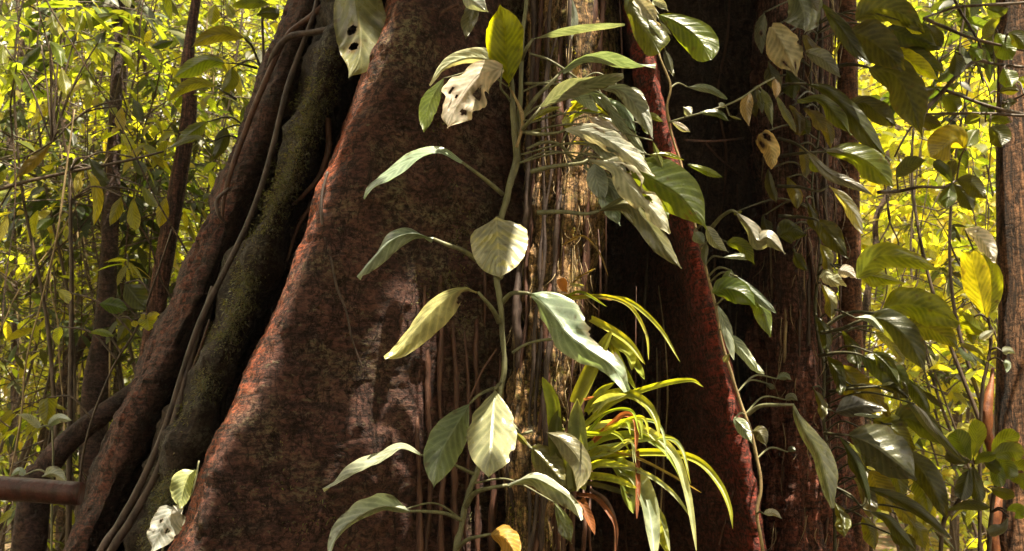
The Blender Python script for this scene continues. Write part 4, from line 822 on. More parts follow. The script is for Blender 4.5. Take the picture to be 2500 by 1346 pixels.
# ------------------------------------------------------------------ the thicket: saplings with trunk, twigs and foliage
def sapling(x, y, z0, z1, rad, nleaf, L, col, label, group=None, bark='twig', droop=.45, ttop=None, lean=0.0, name='sapling', wr=.17, shape='l', fac=1.0, mat='bgleaf'):
    """slender tree: trunk from the ground, branches fanning into the layer z0..z1, leaves strung along twigs"""
    root = thing(name, label, 'sapling', (x, y, 0), group)
    tz = z1 + .2
    tp = [(x + lean * (z / tz) + .14 * math.sin(z * 1.7 + x * 3), y + .12 * math.cos(z * 1.3 + x), z) for z in np.linspace(-.05, tz, 7)]
    V, F = tubeVF(tp, np.linspace(.006 + .0024 * tz, .003, 7), 8, lump=.15, n=40)
    br = MB(); br.add(V, F); P = []; D = []
    per = 9; nb = max(3, int(nleaf / per))
    for i in range(nb):
        z = random.uniform(z0, z1); a = random.uniform(0, 2 * math.pi); r = rad * random.uniform(.35, 1.0)
        k = z / tz; bx = x + lean * k; b0 = np.array([bx, y, z - r * .25])
        d = np.array([math.cos(a), math.sin(a), random.uniform(-.1, .45)]); d /= np.linalg.norm(d)
        b1 = b0 + d * r * .6 + np.array([0, 0, .04]); b2 = b0 + d * r + np.array([0, 0, -.12 * r])
        V, F = tubeVF([b0, b1, b2], [.004, .003, .0012], 4, lump=0, n=7); br.add(V, F)
        for j in range(per):
            t = .3 + .7 * (j + random.random() * .5) / per
            p = b0 * (1 - t) ** 2 + 2 * b1 * t * (1 - t) + b2 * t * t
            sd = np.cross(d, [0, 0, 1]) * (1 if j % 2 else -1)
            P.append(p + rng.normal(0, .012, 3)); D.append(sd * random.uniform(.3, 1) + d * random.uniform(.1, .8) + np.array([0, 0, random.uniform(-1.1, .25) * fac]) + rng.normal(0, .2, 3))
    br.build('trunk', MAT[bark], root)
    P = np.array(P); D = norm(np.array(D)); Ls = L * rng.uniform(.55, 1.25, len(P))
    leafcloud('foliage', P, D, Ls, None, col, mat, root, wr=wr, droop=droop * .5, shape=shape, jit=.35)
    return root
def zspan(Y, py0, py1): return at(0, py1, Y)[2], at(0, py0, Y)[2]
LY = (.165, .17, .03); LG = (.115, .135, .028); LD = (.034, .044, .012); LB = (.20, .20, .038); LR = (.25, .235, .042)
def X(px, Y): return at(px, 673, Y)[0]

near_labels = ['sapling with hanging lance leaves nearest the outer buttress', 'sapling with long dark drooping leaves at the upper outer corner', 'low leafy sapling behind the log rail', 'sapling with yellow leaves below the leaning limb', 'tall sapling with glowing leaves over the forked trunk',
               'sapling with olive leaves along the thin black branch', 'bushy sapling beside the dark upright trunk']
k = 0
for (px, Y, py0, py1, rad, nl, L, col) in [(300, 5.2, 60, 620, .75, 230, .13, LY), (70, 4.8, -100, 420, .75, 200, .15, LG), (60, 5.0, 850, 1450, .6, 150, .09, LG), (190, 5.6, 700, 1300, .6, 170, .10, LY), (180, 5.8, 100, 800, .85, 260, .13, LB),
                                            (400, 5.6, 200, 800, .6, 170, .12, LD), (330, 6.0, 600, 1100, .5, 150, .10, LG)]:
    a, b = zspan(Y, py0, py1); sapling(X(px, Y), Y, a, b, rad, nl, L, col, near_labels[k]); k += 1
for (px, Y, py0, py1, rad, nl, L, lab) in [(120, 5.3, -100, 500, .6, 200, .12, 'sapling with shade-painted dark leaves hiding the bright thicket at the upper outer edge'), (420, 5.4, 450, 1000, .5, 170, .10, 'sapling with shade-painted dark leaves hugging the outer buttress'),
                                            (60, 5.6, 500, 1000, .6, 190, .10, 'sapling with shade-painted dark leaves above the log rail'), (520, 5.8, 100, 600, .5, 140, .10, 'sapling with shade-painted dark leaves behind the three level leaves'), (330, 5.5, -50, 450, .55, 190, .13, 'sapling with shade-painted dark leaves overhanging the lance leaves'), (250, 5.6, 350, 850, .6, 230, .13, 'sapling with shade-painted dark leaves under the thin black branch'), (40, 6.0, 200, 700, .7, 260, .12, 'sapling with shade-painted dark leaves around the thin pole'), (340, 5.8, 700, 1250, .5, 210, .11, 'sapling with shade-painted dark leaves over the leaning limb'), (60, 5.2, 1050, 1600, .6, 210, .10, 'sapling with shade-painted dark leaves below the log rail'), (2300, 5.9, 500, 1000, .5, 130, .11, 'sapling with shade-painted dark leaves midway between the two brown trunks'),
                                            (230, 5.9, 900, 1500, .6, 210, .09, 'sapling with shade-painted dark leaves low behind the leaning limb'),
                                            (2200, 5.6, 850, 1500, .5, 190, .10, 'sapling with shade-painted dark leaves low beside the slim trunk'), (2400, 5.2, -150, 350, .45, 120, .11, 'sapling with shade-painted dark leaves high beside the furrowed trunk')]:
    a, b = zspan(Y, py0, py1); sapling(X(px, Y), Y, a, b, rad, nl, L, random.choice([(.045, .052, .014), (.06, .072, .02), (.035, .05, .016)]), lab, mat='silhouette_leaf')  # dark colours paint backlit shade into these saplings
for i in range(22):
    Y = random.uniform(6.2, 9.8); px = random.uniform(-120, 640); py0 = random.uniform(-250, 350); a, b = zspan(Y, py0, py0 + 900); b += random.uniform(0, 2)
    sapling(X(px, Y), Y, max(.2, a), b, random.uniform(.8, 1.3), 950, random.choice([.06, .075, .09, .12]), random.choice([LY, LG, LB, LD]), 'sunlit yellow green sapling in the thicket behind the outer buttress', 'thicket saplings beyond the outer buttress', lean=random.uniform(-.7, .7))
for i in range(12):
    Y = random.uniform(10, 15); px = random.uniform(-200, 700); py0 = random.uniform(-300, 500); a, b = zspan(Y, py0, py0 + 1000); b += random.uniform(.5, 3)
    sapling(X(px, Y), Y, max(.2, a), b, random.uniform(1.2, 2.2), 2000, random.choice([.08, .10, .13, .17]), random.choice([LY, LY, LG, LB]), 'far bright yellow tree of small leaves deep in the thicket', 'far thicket trees beyond the outer buttress', lean=random.uniform(-.9, .9))
rl = ['sapling with olive leaves overhanging the black branches', 'sapling with round glowing leaves between the two trunks', 'sapling of yellow leaves low between the trunks']
k = 0
for (px, Y, py0, py1, rad, nl, L, col) in [(2330, 5.0, -150, 300, .6, 170, .12, LD), (2300, 5.6, 250, 800, .6, 170, .12, LB), (2290, 5.4, 800, 1400, .6, 190, .11, LY)]:
    a, b = zspan(Y, py0, py1); sapling(X(px, Y), Y, a, b, rad, nl, L, col, rl[k], shape='e', wr=.26); k += 1
for i in range(9):
    Y = random.uniform(6.2, 9.5); px = random.uniform(2050, 2560); py0 = random.uniform(-200, 500); a, b = zspan(Y, py0, py0 + 800)
    sapling(X(px, Y), Y, max(.2, a), b, random.uniform(.7, 1.1), 560, random.uniform(.10, .14), random.choice([LR, LB, LR, LG]), 'glowing yellow sapling seen between the slim and the furrowed trunk', 'saplings between the two brown trunks', shape='e', wr=.24)
for i in range(8):
    Y = random.uniform(10, 15); px = random.uniform(1950, 2700); py0 = random.uniform(-300, 500); a, b = zspan(Y, py0, py0 + 1000); b += random.uniform(.5, 3)
    sapling(X(px, Y), Y, max(.2, a), b, random.uniform(1.2, 2.2), 2000, random.choice([.08, .10, .13, .17]), random.choice([LR, LB]), 'far bright yellow tree between the two brown trunks', 'far trees between the two brown trunks', shape='e', wr=.24)
# far wood as one mass, with gaps for the sky
P = []
for i in range(60000):
    if i < 38000: Y = random.uniform(16, 26); x = random.uniform(-.75, .75) * Y; z = random.uniform(.0, 13)
    else:
        a = random.uniform(math.radians(55), math.radians(305)); q = random.uniform(9, 14); x = q * math.sin(a); Y = q * math.cos(a); z = random.uniform(0, 4.5 if Y < 0 else 10)  # unseen ring round the camera, added to block sky light
    if vnoise(np.array([[x * .5, Y * .5, z * .5]]), 21)[0] > -.12: P.append((x, Y, z))
P = np.array(P); D = norm(rng.normal(0, .7, P.shape) + np.array([0, 0, -.5]))
tag(leafcloud('far_and_blocker_foliage', P, D, rng.uniform(.25, .5, len(P)) * np.where(P[:, 1] < 12, 1.5, 1), None, LY, 'bgleaf', None, wr=.28, jit=.4), 'sunlit wood of yellow leaves far behind, with unseen ring added to block sky light', 'forest', kind='stuff')

# named foreground leaves of the thicket (three level leaves by the outer buttress, lance leaves)
lev = thing('broadleaf_shrub', 'shrub with three large level leaves beside the outer buttress top', 'shrub', at(600, 1500, 4.3))
stem(lev, [(640, 20, 4.25, 4), (640, 200, 4.25, 5), (600, 420, 4.3, 5), (560, 800, 4.3, 6), (520, 1500, 4.3, 7)], mat='twig')
h = lambda *a, **k: hero(lev, *a, **{'mat': 'shade_leaf', 'stemmat': 'dark_stem', **k})
LV = (.10, .12, .02)
h(C(c1, 1180, 185, 1080, 165, 1000, 185, 928, 230), 22, 16, (4.05, 4.0), LV, 'e', 'r', pet=C(c1, 1260, 330, 1220, 230, 1190, 195), pr=4)
h(C(c1, 1095, 305, 1000, 290, 920, 330, 835, 378), 24, 16, (4.05, 4.0), LV, 'e', 'r', pet=C(c1, 1240, 330, 1160, 310), pr=4)
h(C(c1, 1040, 420, 960, 400, 880, 430, 815, 490), 16, 12, (4.05, 4.0), LV, 'l', 'r', pet=C(c1, 1140, 480, 1090, 450), pr=4)
h(C(c1, 1300, 20, 1220, 15, 1120, 30), 14, 14, (4.1, 4.1), LV, 'l', 'r'); h(C(c1, 1350, 70, 1290, 60, 1240, 75), 20, 14, (4.1, 4.1), DRK, 'o', 'r'); h(C(c1, 1000, 590, 930, 640, 860, 690), 20, 16, (4.2, 4.15), GRN, 'l', 'r')
h(C(c1, 1010, 690, 940, 665, 800, 725), 6, 8, (4.1, 4.05), GRY, 'l', 'r', mat='leaf'); h(C(c1, 1090, 620, 1060, 720, 1020, 780), 16, 14, (4.2, 4.15), DRK, 'o', 'r'); h(C(c1, 1120, 330, 1110, 400, 1060, 460), 18, 16, (4.3, 4.3), GRN, 'o', 'r')
lan = thing('lance_leaf_shrub', 'shrub with bright lance leaves hanging straight down from a thin black branch', 'shrub', at(250, 1500, 4.6))
V, F = ptube([(-60, 480, 4.6, 6), (60, 445, 4.6, 6), (170, 420, 4.6, 5), (300, 395, 4.6, 4.5), (400, 370, 4.6, 3)], 8, lump=.15); mk('branch', V, F, MAT['twig'], lan)
stem(lan, [(170, 420, 4.6, 5), (175, 700, 4.62, 6), (170, 1100, 4.62, 8), (165, 1600, 4.62, 9)], mat='twig')
stem(lan, [(*p, 4.6, 3) for p in C(c1, 0, 770, 120, 760, 250, 690)], mat='twig', name='branch')
h = lambda *a, **k: hero(lan, *a, **{'mat': 'bgleaf', 'stemmat': 'twig', 'nu': 20, 'nh': 4, **k})
for q, w, c in [((405, 810, 380, 870, 370, 930), 12, LB), ((420, 820, 460, 900, 470, 980, 455, 1090), 14, LB), ((650, 960, 640, 1030, 660, 1120), 16, LB), ((800, 960, 785, 1020, 770, 1100), 15, LB), ((590, 510, 580, 570, 590, 630), 13, LB),
                ((300, 330, 310, 400, 320, 460), 14, LB), ((345, 760, 330, 780, 295, 800), 12, LD), ((240, 700, 170, 770, 80, 860), 14, (.07, .05, .03)), ((380, 760, 350, 830, 310, 860), 16, LD), ((490, 840, 500, 870, 520, 890), 14, LD), ((640, 760, 670, 800, 700, 850), 15, LD),
                ((640, 470, 660, 530, 690, 590), 14, LD), ((20, 220, 10, 280, 20, 340), 14, LB), ((310, 50, 300, 110, 290, 170), 11, CRM), ((510, 150, 490, 180, 480, 210), 14, LD), ((240, 200, 280, 250, 300, 320), 14, LG), ((200, 220, 150, 270, 100, 330), 14, LD),
                ((560, 70, 480, 90, 385, 140), 14, LD), ((840, 200, 790, 210, 730, 230), 12, LD), ((260, 490, 200, 540, 150, 610), 12, LB), ((590, 950, 560, 1020, 530, 1090), 14, LG), ((260, 1050, 210, 1080, 180, 1110), 14, LD), ((320, 620, 340, 660, 355, 710), 12, LD),
                ((440, 300, 430, 370, 440, 430), 13, LG), ((330, 370, 380, 350, 460, 380), 16, LG), ((1040, 20, 1030, 70, 1020, 120), 15, LB), ((1090, 10, 1110, 50, 1130, 90), 12, LB), ((250, 70, 260, 120, 280, 180), 14, LG), ((400, 60, 390, 110, 370, 160), 12, LG),
                ((690, 900, 720, 950, 760, 1000), 16, LG), ((430, 760, 470, 830, 520, 870), 14, LD)]:
    hero_Y = random.uniform(4.5, 4.7); h(C(c1, *q), w, w * .8, (hero_Y, hero_Y - .05), c, 'l', 'r')
sm = thing('seedling', 'seedling with pale silvery leaves on a thin upright stem above the rail', 'seedling', at(130, 1500, 3.9))
stem(sm, [(128, 1040, 3.9, 3), (130, 1120, 3.9, 3), (127, 1230, 3.9, 3), (124, 1500, 3.9, 3.5)])
h = lambda *a, **k: hero(sm, *a, **k)
h(C(c2, 190, 755, 140, 710, 75, 690), 9, 10, (3.88, 3.85), SIL, 'o', 'r'); h(C(c2, 230, 745, 280, 710, 345, 720), 12, 10, (3.88, 3.85), SIL, 'o', 'r'); h(C(c2, 200, 990, 260, 975, 325, 1015), 16, 12, (3.88, 3.85), GRY, 'o', 'r'); h(C(c2, 120, 980, 90, 960, 50, 990), 8, 8, (3.9, 3.9), SIL, 'o', 'r')
vn = thing('twining_vine', 'twining vine with one glowing three lobed leaf beside the outer buttress', 'vine', at(330, 1500, 4.1))
stem(vn, [(420, 560, 4.1, 3), (380, 680, 4.1, 3), (335, 800, 4.1, 3), (265, 920, 4.1, 3), (200, 1130, 4.1, 3.5), (180, 1500, 4.1, 4)], mat='twig')
h = lambda *a, **k: hero(vn, *a, **{'mat': 'bgleaf', 'stemmat': 'twig', **k})
h(C(c2, 700, 215, 710, 250, 715, 290), 22, 20, (4.0, 4.0), LB, 'h', 'r'); h(C(c2, 705, 230, 740, 215, 765, 212), 10, 10, (4.0, 4.0), LB, 'o', 'r'); h(C(c2, 700, 230, 680, 215, 672, 210), 8, 8, (4.0, 4.0), LB, 'o', 'r'); h(C(c2, 640, 240, 645, 260, 650, 275), 8, 8, (4.0, 4.0), LB, 'o', 'r')
h(C(c2, 480, 160, 540, 170, 610, 190), 18, 18, (4.05, 4.0), (.045, .085, .012), 'e', 'r'); h(C(c2, 270, 95, 310, 120, 330, 160), 12, 10, (4.1, 4.05), LB, 'l', 'r'); h(C(c2, 430, 300, 480, 295, 545, 315), 8, 8, (4.1, 4.05), GRN, 'l', 'r'); h(C(c2, 600, 60, 650, 130, 700, 190), 30, 26, (4.12, 4.08), DRK, 'o', 'r')
h(C(c2, 560, 230, 600, 260, 560, 350), 16, 14, (4.12, 4.1), DRK, 'o', 'r'); h(C(c2, 230, 610, 230, 680, 215, 740), 22, 20, (4.1, 4.05), LG, 'h', 'r'); h(C(c2, 290, 270, 275, 320, 280, 360), 10, 10, (4.1, 4.1), LB, 'o', 'r')

# shrub of whorled leaves by the thick trunk
wh = thing('whorled_shrub', 'shrub with whorls of blunt green leaves at the foot of the furrowed trunk', 'shrub', at(2420, 1600, 3.7))
stem(wh, [(2376, 1135, 3.65, 4), (2370, 1180, 3.68, 5), (2330, 1240, 3.7, 6), (2300, 1300, 3.7, 6), (2290, 1600, 3.7, 7)], mat='twig'); stem(wh, [(2427, 1118, 3.65, 4), (2432, 1180, 3.68, 5), (2420, 1260, 3.7, 6), (2400, 1600, 3.7, 7)], mat='twig', name='branch')
h = lambda *a, **k: hero(wh, *a, **{'mat': 'shade_leaf', 'stemmat': 'twig', **k})
WG = (.08, .11, .025)
for q, w, c in [((1115, 910, 1080, 850, 1040, 765), 26, WG), ((1130, 900, 1145, 810, 1150, 715), 20, WG), ((1110, 920, 1060, 910, 1000, 870), 18, DRK), ((1140, 930, 1170, 900, 1240, 880), 14, WG), ((1210, 890, 1270, 820, 1345, 780), 22, (.1, .135, .03)), ((1220, 890, 1300, 865, 1373, 880), 24, (.1, .135, .03)),
                ((1235, 900, 1290, 940, 1310, 1005), 20, WG), ((1230, 900, 1240, 960, 1260, 1040), 16, WG), ((1310, 960, 1350, 940, 1420, 950), 20, WG), ((1170, 900, 1210, 930, 1255, 960), 16, DRK), ((1130, 940, 1140, 1020, 1165, 1110), 18, DRK), ((1110, 950, 1090, 1020, 1070, 1100), 20, DRK),
                ((1310, 1000, 1360, 1000, 1420, 1040), 20, WG), ((1290, 1150, 1330, 1145, 1373, 1180), 16, WG), ((1200, 1040, 1250, 1060, 1330, 1080), 14, DRK), ((1010, 1150, 1100, 1120, 1210, 1135), 12, DRK), ((1300, 1180, 1270, 1230, 1200, 1260), 14, DRK)]:
    h(C(c8, *q), w * .95, w * .95, (3.6 + random.uniform(-.05, .05), 3.52), c, 'b', 'r', nu=20, nh=5)
lf = thing('broadleaf_shrub', 'shrub with upright glowing yellow leaves pressed against the furrowed trunk', 'shrub', at(2415, 1600, 3.9))
stem(lf, [(2405, 740, 3.85, 4), (2420, 830, 3.86, 4), (2408, 900, 3.87, 5), (2395, 1020, 3.88, 5), (2390, 1600, 3.9, 6)], mat='twig')
h = lambda *a, **k: hero(lf, *a, **{'mat': 'shade_leaf', 'stemmat': 'twig', **k})
h(C(c8, 1190, 225, 1160, 110, 1120, -50, 1110, -90), 34, 30, (3.8, 3.6), (.14, .16, .02), 'e', 'r', label='glowing yellow leaf'); h(C(c8, 1195, 225, 1220, 110, 1215, 10, 1180, -80), 24, 24, (3.84, 3.8), LIM, 'e', 'r'); h(C(c8, 1190, 300, 1120, 260, 1060, 190), 22, 14, (3.85, 3.8), LIM, 'o', 'r')
h(C(c8, 1160, 330, 1190, 310, 1235, 285), 9, 9, (3.75, 3.72), WHT, 'o', 'r', mat='dry'); h(C(c8, 1110, 240, 1120, 300, 1130, 360), 12, 12, (3.9, 3.88), LIM, 'l', 'r'); h(C(c8, 1200, 440, 1130, 380, 1060, 350), 8, 8, (3.85, 3.8), MG, 'l', 'r')
h(C(c8, 1270, 390, 1300, 385, 1330, 400), 10, 10, (3.8, 3.8), GRY, 'o', 'r', mat='leaf'); h(C(c8, 1275, 440, 1295, 450, 1290, 490), 8, 8, (3.8, 3.8), GRY, 'o', 'r', mat='leaf')
h(C(c7, 1100, 1110, 1160, 1140, 1210, 1200, 1250, 1270), 22, 20, (3.85, 3.8), (.80, .79, .74), 'e', 'r', mat='dry', torn=.25, label='bleached white leaf')
# bare branches and the leaves on them, upper corner
bt = thing('branching_tree', 'leafy tree with bare dark branches crossing in front of the furrowed trunk', 'tree', at(2700, 1500, 3.7))
h = lambda *a, **k: hero(bt, *a, **{'mat': 'shade_leaf', 'stemmat': 'twig', **k})
stem(bt, [(2700, -300, 3.75, 20), (2690, 300, 3.75, 24), (2700, 900, 3.75, 26), (2700, 2200, 3.75, 32)], mat='twig', name='trunk')
for pts in [C(c7, 1760, 520, 1500, 555, 1386, 560, 1200, 550, 1000, 550, 890, 552), C(c7, 1700, 650, 1386, 555, 1250, 525, 1120, 480, 1000, 435), C(c7, 890, 552, 960, 480, 1050, 380, 1150, 295, 1240, 310, 1386, 325),
            C(c7, 1740, 0, 1386, 15, 1200, 25, 1060, 35, 980, 60, 900, 90), C(c7, 900, 90, 1000, 130, 1120, 180, 1250, 215, 1386, 245), C(c7, 1150, 295, 1180, 360, 1210, 420, 1230, 500), C(c7, 680, 930, 780, 925, 880, 905, 1000, 905, 1060, 875),
            C(c7, 890, 552, 830, 630, 790, 700, 760, 760), C(c7, 1260, 100, 1180, 190, 1150, 290), C(c7, 1050, 0, 1080, 60, 1150, 170, 1190, 260), C(c7, 1280, 500, 1340, 480, 1400, 450)]:
    r0 = random.uniform(4, 6) if len(pts) > 4 else random.uniform(2.5, 4.5); n = len(pts)
    stem(bt, [(a, b, 3.72 + .03 * math.sin(i * 2.1), r0 * (1.15 - .5 * i / n)) for i, (a, b) in enumerate(pts)], mat='twig', name='branch')
for q, w, c, sh in [((1170, 620, 1140, 650, 1110, 710), 20, GRN, 'e'), ((1220, 620, 1260, 650, 1280, 710), 26, DRK, 'e'), ((770, 860, 830, 800, 915, 775), 20, DRK, 'e'), ((1040, 880, 1000, 820, 950, 780), 14, DRK, 'b'), ((1040, 880, 1020, 940, 1010, 1010), 20, GRN, 'e'), ((1050, 890, 1100, 950, 1140, 1020), 22, DRK, 'e'),
                   ((1060, 870, 1130, 890, 1200, 965), 22, DRK, 'e'), ((1030, 870, 1030, 810, 1020, 780), 18, DRK, 'e'), ((1100, 720, 1040, 680, 930, 760), 40, (.2, .2, .02), 'e'), ((960, 430, 900, 450, 870, 500), 18, DRK, 'e'), ((1000, 460, 1040, 500, 1070, 540), 22, GRN, 'e'), ((880, 560, 920, 590, 990, 610), 18, DRK, 'e'),
                   ((1260, 160, 1290, 230, 1330, 290), 28, GRN, 'e'), ((1290, 330, 1310, 380, 1330, 420), 22, GRN, 'e'), ((1265, 450, 1310, 435, 1370, 440), 14, DRK, 'e'), ((1190, 190, 1230, 120, 1270, 90), 14, GRN, 'e'), ((1200, 40, 1260, 60, 1310, 40), 16, DRK, 'e'), ((1050, 250, 1060, 310, 1050, 370), 20, DRK, 'e'),
                   ((1310, 160, 1350, 180, 1400, 240), 20, DRK, 'e'), ((1100, 600, 1130, 580, 1180, 560), 14, GRN, 'e'), ((1350, 490, 1310, 500, 1290, 540), 12, DRK, 'e'), ((1350, 390, 1400, 400, 1420, 420), 16, LIM, 'e'), ((900, 110, 960, 180, 990, 230), 18, DRK, 'e'), ((1120, 240, 1150, 260, 1180, 290), 16, GRN, 'e'), ((1200, 590, 1260, 580, 1330, 590), 12, GRN, 'e')]:
    yy = 3.75 + random.uniform(-.06, .06); h(C(c7, *q), w, w * .9, (yy, yy - .04), c, sh, 'r', nu=22, nh=5)

# thin hanging stems in the thicket
for i in range(60):
    Y = random.uniform(4.3, 7.5); px = random.uniform(0, 560) if i < 45 else random.uniform(2110, 2420); py = random.uniform(-300, 700); L = random.uniform(300, 1100); s = random.gauss(0, 60) if i % 2 else random.gauss(0, 260)
    if i < 45: px = min(px, I(TB, min(1200, py + L)) - 20)
    n = 6; pts = [(px + s * j / n + random.uniform(-14, 14), py + L * j / n, Y, random.uniform(1.6, 3.6) * 4.3 / Y) for j in range(n + 1)]
    V, F = ptube(pts, 6, lump=.1, n=36)
    if i < 45: tag(mk('hanging_stem', V, F, MAT['bgbark'] if i % 3 else MAT['pale_root']), 'thin bare stem hanging among the leaves beyond the outer buttress', 'vine', 'thin stems hanging in the thicket')
    else: tag(mk('hanging_stem', V, F, MAT['twig']), 'thin bare stem among the yellow leaves between the two brown trunks', 'vine', 'thin stems between the two trunks')

# ------------------------------------------------------------------ unseen crown added to shade the buttresses, its gaps cut for chosen sun patches
SPOT = [(2385, 590, 3.83, .16), (2395, 690, 3.72, .16), (1425, 30, 3.2, .09), (1410, 130, 3.2, .08), (1430, 230, 3.2, .07), (1400, 300, 3.2, .06), (1350, 380, 3.2, .11), (1345, 500, 3.2, .11), (1335, 620, 3.2, .12), (1345, 740, 3.2, .09), (1330, 860, 3.2, .12), (1320, 980, 3.2, .10), (1300, 1120, 3.2, .09), (1440, 560, 3.2, .03), (1400, 820, 3.2, .04),
        (1230, 110, 2.86, .22), (1225, 60, 2.78, .18), (1130, 220, 2.9, .17), (1010, 400, 2.9, .09), (960, 610, 2.88, .09), (1225, 600, 2.88, .15), (1060, 770, 2.88, .11), (1370, 790, 2.9, .15), (1480, 880, 2.85, .12),
        (1190, 1040, 2.87, .13), (930, 1120, 2.88, .09), (930, 1250, 2.88, .09), (1340, 1230, 2.86, .13), (1450, 200, 2.9, .17), (1500, 350, 2.88, .16), (1550, 480, 2.85, .16), (1620, 540, 2.86, .12),
        (1420, 950, 2.9, .17), (1550, 950, 2.8, .2), (1620, 1080, 2.76, .2), (1500, 1130, 2.85, .14), (1600, 780, 2.85, .15), (1700, 1150, 2.74, .13), (1560, 1260, 2.76, .13), (1590, 40, 2.95, .14), (1690, 80, 2.92, .13),
        (1590, 200, 3.2, .07), (1640, 350, 3.2, .06), (1800, 1020, 3.2, .07), (1840, 1200, 3.2, .07), (1850, 580, 3.0, .10), (1830, 850, 3.0, .10),
        (700, 700, 3.1, .05), (640, 830, 3.08, .045), (603, 930, 3.07, .07), (560, 1020, 3.07, .06), (520, 1100, 3.06, .05), (480, 1200, 3.06, .05), (845, 330, 3.1, .04), (900, 180, 3.1, .04), (790, 470, 3.1, .04), (1000, 930, 3.13, .03), (880, 1090, 3.07, .03), (450, 1180, 2.97, .07), (400, 1290, 2.95, .08), (870, 60, 3.1, .05), (2180, 760, 3.4, .08), (2140, 1120, 3.36, .06), (1960, 1200, 3.64, .09)]
n = 42000
Pc = np.column_stack([rng.uniform(-3.2, 3.6, n), rng.uniform(-4.5, 5.2, n), rng.uniform(4.4, 6.0, n)])
lim = np.where((Pc[:, 0] > -1.5) & (Pc[:, 0] < 2.1), 5.2, 3.1) - (Pc[:, 2] - 4.4) * .3
keep = Pc[:, 1] < lim
for px, py, Y, r in SPOT:
    q = at(px, py, Y); w = Pc - q; d = w - np.outer(w @ SUN, SUN); keep &= np.linalg.norm(d, axis=1) > r * .72 + .04 + .05 * np.abs(vnoise(Pc * 6, 3))
Pc = Pc[keep]; Dc = norm(rng.normal(0, 1, Pc.shape) * np.array([1, 1, .35])); Lc = rng.uniform(.11, .19, len(Pc))
shade_crown = leafcloud('shade_crown', Pc - Dc * Lc[:, None] * .5, Dc, Lc, None, (.05, .065, .02), 'canopy', fig, wr=.36, simple=True)
for a, b in [((.2, 4.0, 3.6), (.6, -.5, 5.0)), ((.4, 4.0, 3.8), (3.0, .8, 5.2)), ((0, 4.0, 3.7), (-2.4, .6, 5.1))]:
    a = np.array(a); b = np.array(b); V, F = tubeVF([a, a * .6 + b * .4 + np.array([0, 0, .3]), b], [.12, .08, .03], 10, lump=.1); mk('limb', V, F, MAT['dark_buttress'], fig)

# ------------------------------------------------------------------ ground
xs = np.concatenate([np.linspace(-90, -16, 8), np.linspace(-14, 14, 60), np.linspace(16, 90, 8)]); ys = np.concatenate([np.linspace(-60, -8, 5), np.linspace(-6, 28, 70), np.linspace(34, 120, 8)])
gx, gy = np.meshgrid(xs, ys, indexing='ij'); gz = .12 * fbm(np.stack([gx * .6, gy * .6, gx * 0], -1), 4, 3) * (np.abs(gx) < 40) - .05
m, nt = M('leaf litter'); b = NB(nt); p = b.pos(); n1 = b.noise(p, 6, 8, .7); n2 = b.n('ShaderNodeTexVoronoi', {'Vector': p, 'Scale': 9.0}).outputs['Color']
c = b.mix(b.ramp(n1, .35, .65), (.05, .032, .018), (.16, .10, .045)); c = b.mix(.35, c, b.mix(1.0, n2, (.30, .2, .08), 'MULTIPLY'))
bs = b.n('ShaderNodeBsdfPrincipled', {'Base Color': c, 'Roughness': .85, 'Normal': b.n('ShaderNodeBump', {'Strength': .8, 'Distance': .05, 'Height': n1}).outputs[0]}); nt.links.new(bs.outputs[0], b.n('ShaderNodeOutputMaterial').inputs[0])
g = mk('ground', np.stack([gx, gy, gz], -1).reshape(-1, 3), gridF(len(xs), len(ys))[:, ::-1], m)
tag(g, 'forest floor covered in brown leaf litter', 'ground', kind='structure')

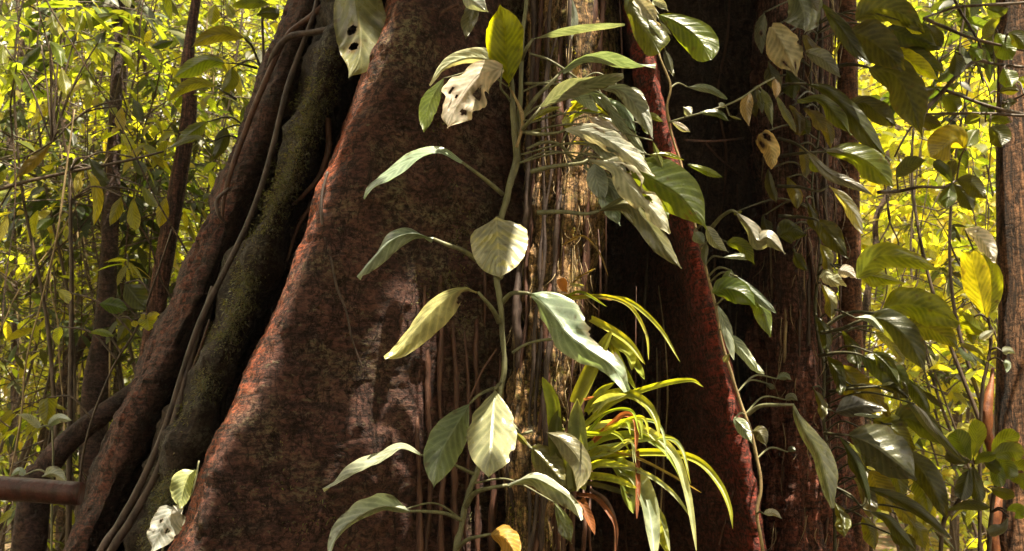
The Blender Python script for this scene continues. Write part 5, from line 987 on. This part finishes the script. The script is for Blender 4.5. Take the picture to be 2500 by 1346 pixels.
# ------------------------------------------------------------------ thin haze added for lifted shadows and a soft glow
hb = MB()
x0, x1, y0, y1, z0, z1 = -100, 100, -70, 130, -1.6, 17
hv = np.array([[x, y, z] for x in (x0, x1) for y in (y0, y1) for z in (z0, z1)], float)
m, nt = M('added haze'); b = NB(nt)
pv = b.n('ShaderNodeVolumePrincipled', {'Color': (1.0, .84, .72, 1), 'Density': .0022, 'Anisotropy': .3}); nt.links.new(pv.outputs[0], b.n('ShaderNodeOutputMaterial').inputs[1])
hz_o = mk('haze', hv, [[0, 1, 3, 2], [4, 6, 7, 5], [0, 4, 5, 1], [2, 3, 7, 6], [0, 2, 6, 4], [1, 5, 7, 3]], m, smooth=False)
tag(hz_o, 'warm added haze filling the whole wood to lift its shadows', 'haze', kind='stuff')

# ------------------------------------------------------------------ light and camera
W = bpy.data.worlds.new('World'); SC.world = W; W.use_nodes = True
nt = W.node_tree; nt.nodes.clear()
sk = nt.nodes.new('ShaderNodeTexSky'); sk.sky_type = 'NISHITA'; sk.sun_disc = False
sk.sun_elevation = math.asin(SUN[2]); sk.sun_rotation = math.atan2(SUN[0], SUN[1]); sk.dust_density = 4.0; sk.air_density = 1.0; sk.ozone_density = 0.6
bg = nt.nodes.new('ShaderNodeBackground'); bg.inputs[1].default_value = 0.10
out = nt.nodes.new('ShaderNodeOutputWorld'); hz = nt.nodes.new('ShaderNodeMix'); hz.data_type = 'RGBA'; hz.inputs[0].default_value = .7; hz.inputs[7].default_value = (9.0, 7.8, 5.4, 1)   # warm cream tint mixed into the sky
nt.links.new(sk.outputs[0], hz.inputs[6]); nt.links.new(hz.outputs[2], bg.inputs[0]); nt.links.new(bg.outputs[0], out.inputs[0])
ld = bpy.data.lights.new('sun', 'SUN'); ld.energy = 5.0; ld.angle = math.radians(.55); ld.color = (1.0, .88, .64)
lo = bpy.data.objects.new('sun', ld); COL.objects.link(lo)
from mathutils import Vector
lo.rotation_euler = Vector(SUN).to_track_quat('Z', 'Y').to_euler(); lo.location = (2, -4, 9)
cd = bpy.data.cameras.new('camera'); cam = bpy.data.objects.new('camera', cd); COL.objects.link(cam)
cd.sensor_width = 36; cd.lens = 36; cd.clip_end = 3000; cd.clip_start = .02
cd.dof.use_dof = True; cd.dof.focus_distance = 3.0; cd.dof.aperture_fstop = 6.3
cam.location = CAM; cam.rotation_euler = (math.radians(90) + PIT, 0, 0)
SC.camera = cam
SC.view_settings.view_transform = 'Standard'; SC.view_settings.look = 'None'; SC.view_settings.gamma = 1.0; SC.view_settings.exposure = 1.95
SC.cycles.max_bounces = 8; SC.cycles.volume_bounces = 0; SC.cycles.transparent_max_bounces = 4; SC.cycles.diffuse_bounces = 6; SC.cycles.transmission_bounces = 5
